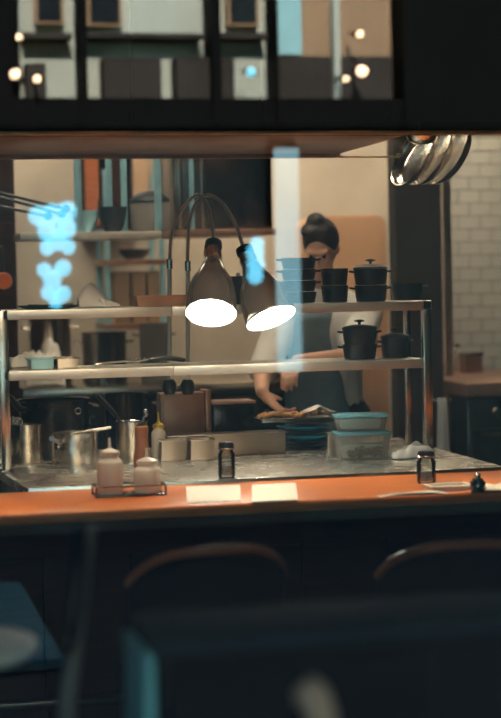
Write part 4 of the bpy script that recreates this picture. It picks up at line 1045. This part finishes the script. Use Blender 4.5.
def apr(u, v):
    zz = 1.42 - v*.82; wdt = (.085 + .07*min(1, v*2.5)); a = (u-.5)*2
    yb_ = (chest.y + (hip.y-chest.y)*min(1, max(0, (1.42-zz)/.42))) - .205
    return L(Vector((chest.x - .075 + (hip.x-chest.x)*v + a*wdt, yb_ + .055*a*a, zz)))
B().grid(apr, 14, 18).build('apron', 'apron', person, smooth=180, solid=.006)

# ================================================================== IN FRONT OF THE BAR
def bar_chair(px, py, Y, label, rz=0.0):
    p = W(px, py, Y); zt_ = p.z
    t = thing('bar_chair', (p.x, Y+.24, .002), label, 'chair', 'curved back chairs at the bar', rz)
    def back(u, v):
        a = math.radians(200 + 140*u); r = .225; crest = zt_ - .10*(abs(2*u-1)**2.6)
        return Vector((r*1.02*math.cos(a), r*.98*math.sin(a), .46 + (crest-.012-.46)*v))
    B().grid(back, 28, 8).build('backrest', 'chair_shell', t, smooth=180, solid=.016)
    P = [back(i/28, 1) + Vector((0, 0, .008)) for i in range(29)]
    B().tube(P, .014, 10).build('top_rail', 'chair_wood', t)
    B().lathe([(0, .42), (.20, .42), (.215, .43), (.215, .45), (.19, .465), (0, .468)], 36).build('seat', 'chair_shell', t)
    for sx in (-1, 1):
        for sy in (-1, 1):
            B().tube([(sx*.14, sy*.14, .43), (sx*.19, sy*.19, .0)], [.016, .012], 10).build('leg', 'chair_wood', t)
    B().tube([(.165*math.cos(k*PI/12), .165*math.sin(k*PI/12), .20) for k in range(24)], .008, 8, closed=True).build('foot_ring', 'steel_dark', t)
bar_chair(216, 551, 4.62, 'curved back chair at the bar below the heat lamps', .05)
bar_chair(474, 545, 4.62, 'curved back chair at the bar below the dish cloth', -.05)

# low console between window and bar
YCN = 3.15
cf = W(150, 640, YCN); zc_ = cf.z
t = thing('console', (cf.x, YCN, .002), 'dark low console with grey ledge and end coloured by blue daylight', 'console')
dpt = .27; ln = 3.0-cf.x
B().box((ln/2+.006, dpt/2, zc_-.017), (ln, dpt+.02, .030)).build('ledge', 'console_top', t, bevel=.004)
B().box((ln/2+.02, dpt/2, (zc_-.036)/2), (ln-.03, dpt-.02, zc_-.040)).build('carcass', 'console_front', t, smooth=0)
B().box((.0, dpt/2, (zc_-.034)/2), (.018, dpt, zc_-.036)).build('end_panel', 'panel_blue_daylight', t, bevel=.003)
npan = 5; pw = (ln-.04)/npan
for k in range(npan):
    B().box((.03+(k+.5)*pw, .004, (zc_-.04)/2), (pw-.01, .014, zc_-.07)).build('front_panel', 'console_front', t, smooth=30, bevel=.004)

# small pale table, pale post chair, hoop chair
p = W(8, 640, 3.7)
t = thing('cafe_table', (p.x-.14, 3.7, .002), 'small round pale topped table at the edge of the room', 'table')
B().lathe([(0, p.z-.028), (.19, p.z-.028), (.20, p.z-.02), (.20, p.z-.004), (.195, p.z), (0, p.z)], 44).build('top', 'pale_top', t)
B().lathe([(0, 0), (.17, 0), (.17, .012), (.03, .03), (.022, .06), (.022, p.z-.06), (.06, p.z-.03), (0, p.z-.03)], 28).build('pedestal', 'black_paint', t)
p = W(308, 676, 2.6)
t = thing('post_stool', (p.x, 2.6, .002), 'pale timber stool post rising before the console', 'stool')
hh = p.z-.02
B().tube(catmull([(.10, 0, .0), (.055, 0, hh*.6), (.02, 0, hh-.05), (-.012, 0, hh)], 6), [.018]*6+[.022]*6+[.024]*5+[.022, .014], 14).build('back_post', 'pale_wood', t)
B().lathe([(0, .60), (.15, .60), (.16, .61), (.16, .625), (.14, .64), (0, .64)], 32, c=(.20, -.02, 0)).build('seat', 'console_front', t)
for a in range(3): B().tube([(.20+.10*math.cos(a*2.1+.4), -.02+.10*math.sin(a*2.1+.4), .605), (.20+.17*math.cos(a*2.1+.4), -.02+.17*math.sin(a*2.1+.4), 0)], .014, 10).build('leg', 'console_front', t)
B().tube([(.045, 0, .66), (.10, -.01, .612)], .012, 8).build('stay', 'console_front', t)

p0 = W(90, 526, 3.6); p1 = W(68, 700, 3.6)
t = thing('hoop_chair', (p1.x, 3.6, .002), 'dark bentwood chair with hoop back seen edge on', 'chair')
off = Vector((p1.x, 3.6, .002))
hcn = W(74, 588, 3.6) - off; hdir = (TOV*.98 + IMR*.20).normalized(); hup = (p0-p1).normalized()
for nm, rr_, th_ in (('hoop', .128, .008), ('inner_hoop', .090, .006)):
    B().tube([hcn + hdir*(rr_*math.cos(k*PI/16)) + hup*(rr_*math.sin(k*PI/16)) for k in range(32)], th_, 8, closed=True).build(nm, 'chair_shell', t)
B().tube([L2 - off for L2 in (p0, p0.lerp(p1, .5), p1, Vector((p1.x-.02, 3.6, .002)))], [.013, .016, .018, .014], 10).build('back_post', 'plaster_grey', t)
B().lathe([(0, .44), (.19, .44), (.20, .45), (.20, .465), (.18, .475), (0, .475)], 36, c=(.13, .20, 0)).build('seat', 'chair_shell', t)
for sx, sy in ((1, 1), (1, -1), (-1, 1)): B().tube([(.13+sx*.13, .20+sy*.13, .445), (.13+sx*.17, .20+sy*.17, 0)], .014, 10).build('leg', 'chair_shell', t)

# ================================================================== LAMPS OF THE PLACE
# downlights over the bar
for k, (x, e_) in enumerate(((0.0, 170), (0.85, 210), (1.75, 210), (2.6, 170))):
    t = thing('downlight', (x, 5.91, 3.195), ['round ceiling downlight over the far end of the bar', 'round ceiling downlight over the squeeze bottles', 'round ceiling downlight over the plastic tubs', 'round ceiling downlight over the last bar seat'][k], 'lamp', 'ceiling downlights over the bar')
    B().lathe([(.05, 0), (.065, 0), (.065, -.012), (.05, -.012)], 24).build('ring', 'black_paint', t)
    B().lathe([(0, -.002), (.05, -.002), (.05, -.006), (0, -.006)], 24).build('lens', 'lit_panel', t)
    light('downlight_beam', 'SPOT', (x, 5.91, 3.17), e_, (1.0, 0.72, 0.45), .05, spot=0.54)
# kitchen ceiling panels
for k, (x, y) in enumerate(((0.9, 7.75), (2.1, 7.62), (0.9, 9.7), (2.2, 9.7), (3.5, 9.6))):
    t = thing('ceiling_panel', (x, y, 3.19), ['ceiling light panel above the hanging shelf', 'ceiling light panel above the cook', 'ceiling light panel above the back range', 'ceiling light panel above the fridge', 'ceiling light panel before the tiles'][k], 'lamp', 'kitchen ceiling light panels')
    B().box((0, 0, -.02), (.62, .32, .035)).build('housing', 'steel', t, smooth=0)
    B().box((0, 0, -.042), (.56, .26, .006)).build('diffuser', 'lit_panel', t, smooth=0)

# added unseen spotlights on the dining room ceiling that brighten the pass
tr = thing('added_light_track', (1.2, 3.9, 3.16), 'added unseen light track on the ceiling before the bar', 'track')
B().box((0, 0, .015), (3.4, .035, .03)).build('rail', 'black_paint', tr, smooth=0, bevel=.003)
for k, (x, tx, e_) in enumerate(((.2, .75, 190), (.95, 1.2, 150), (1.7, 1.85, 60), (2.4, 2.35, 12))):
    t = thing('added_spotlight', (x, 3.9, 3.145), ['added unseen spotlight aimed at the steel pots', 'added unseen spotlight aimed at the heat lamps', 'added unseen spotlight aimed at the plastic tubs', 'added unseen spotlight aimed at the shelf end'][k], 'lamp', 'added unseen spotlights before the bar')
    d = (Vector((tx, 6.9, 1.02)) - Vector((x, 3.9, 3.05))).normalized(); rot = frame_to(d)
    B().tube([(0, 0, 0), (0, 0, -.07)], .008, 8).build('stem', 'black_paint', t)
    B().lathe([(0, -.06), (.035, -.06), (.042, -.04), (.042, .075), (.038, .075), (.038, .05), (0, .05)], 24, c=(0, 0, -.095), rot=rot).build('head', 'black_paint', t)
    light('added_spot_beam', 'SPOT', Vector((x, 3.9, 3.05)) + d*.09, e_, (1.0, 0.78, 0.54), .03, target=(tx, 6.9, 1.02), spot=.36)
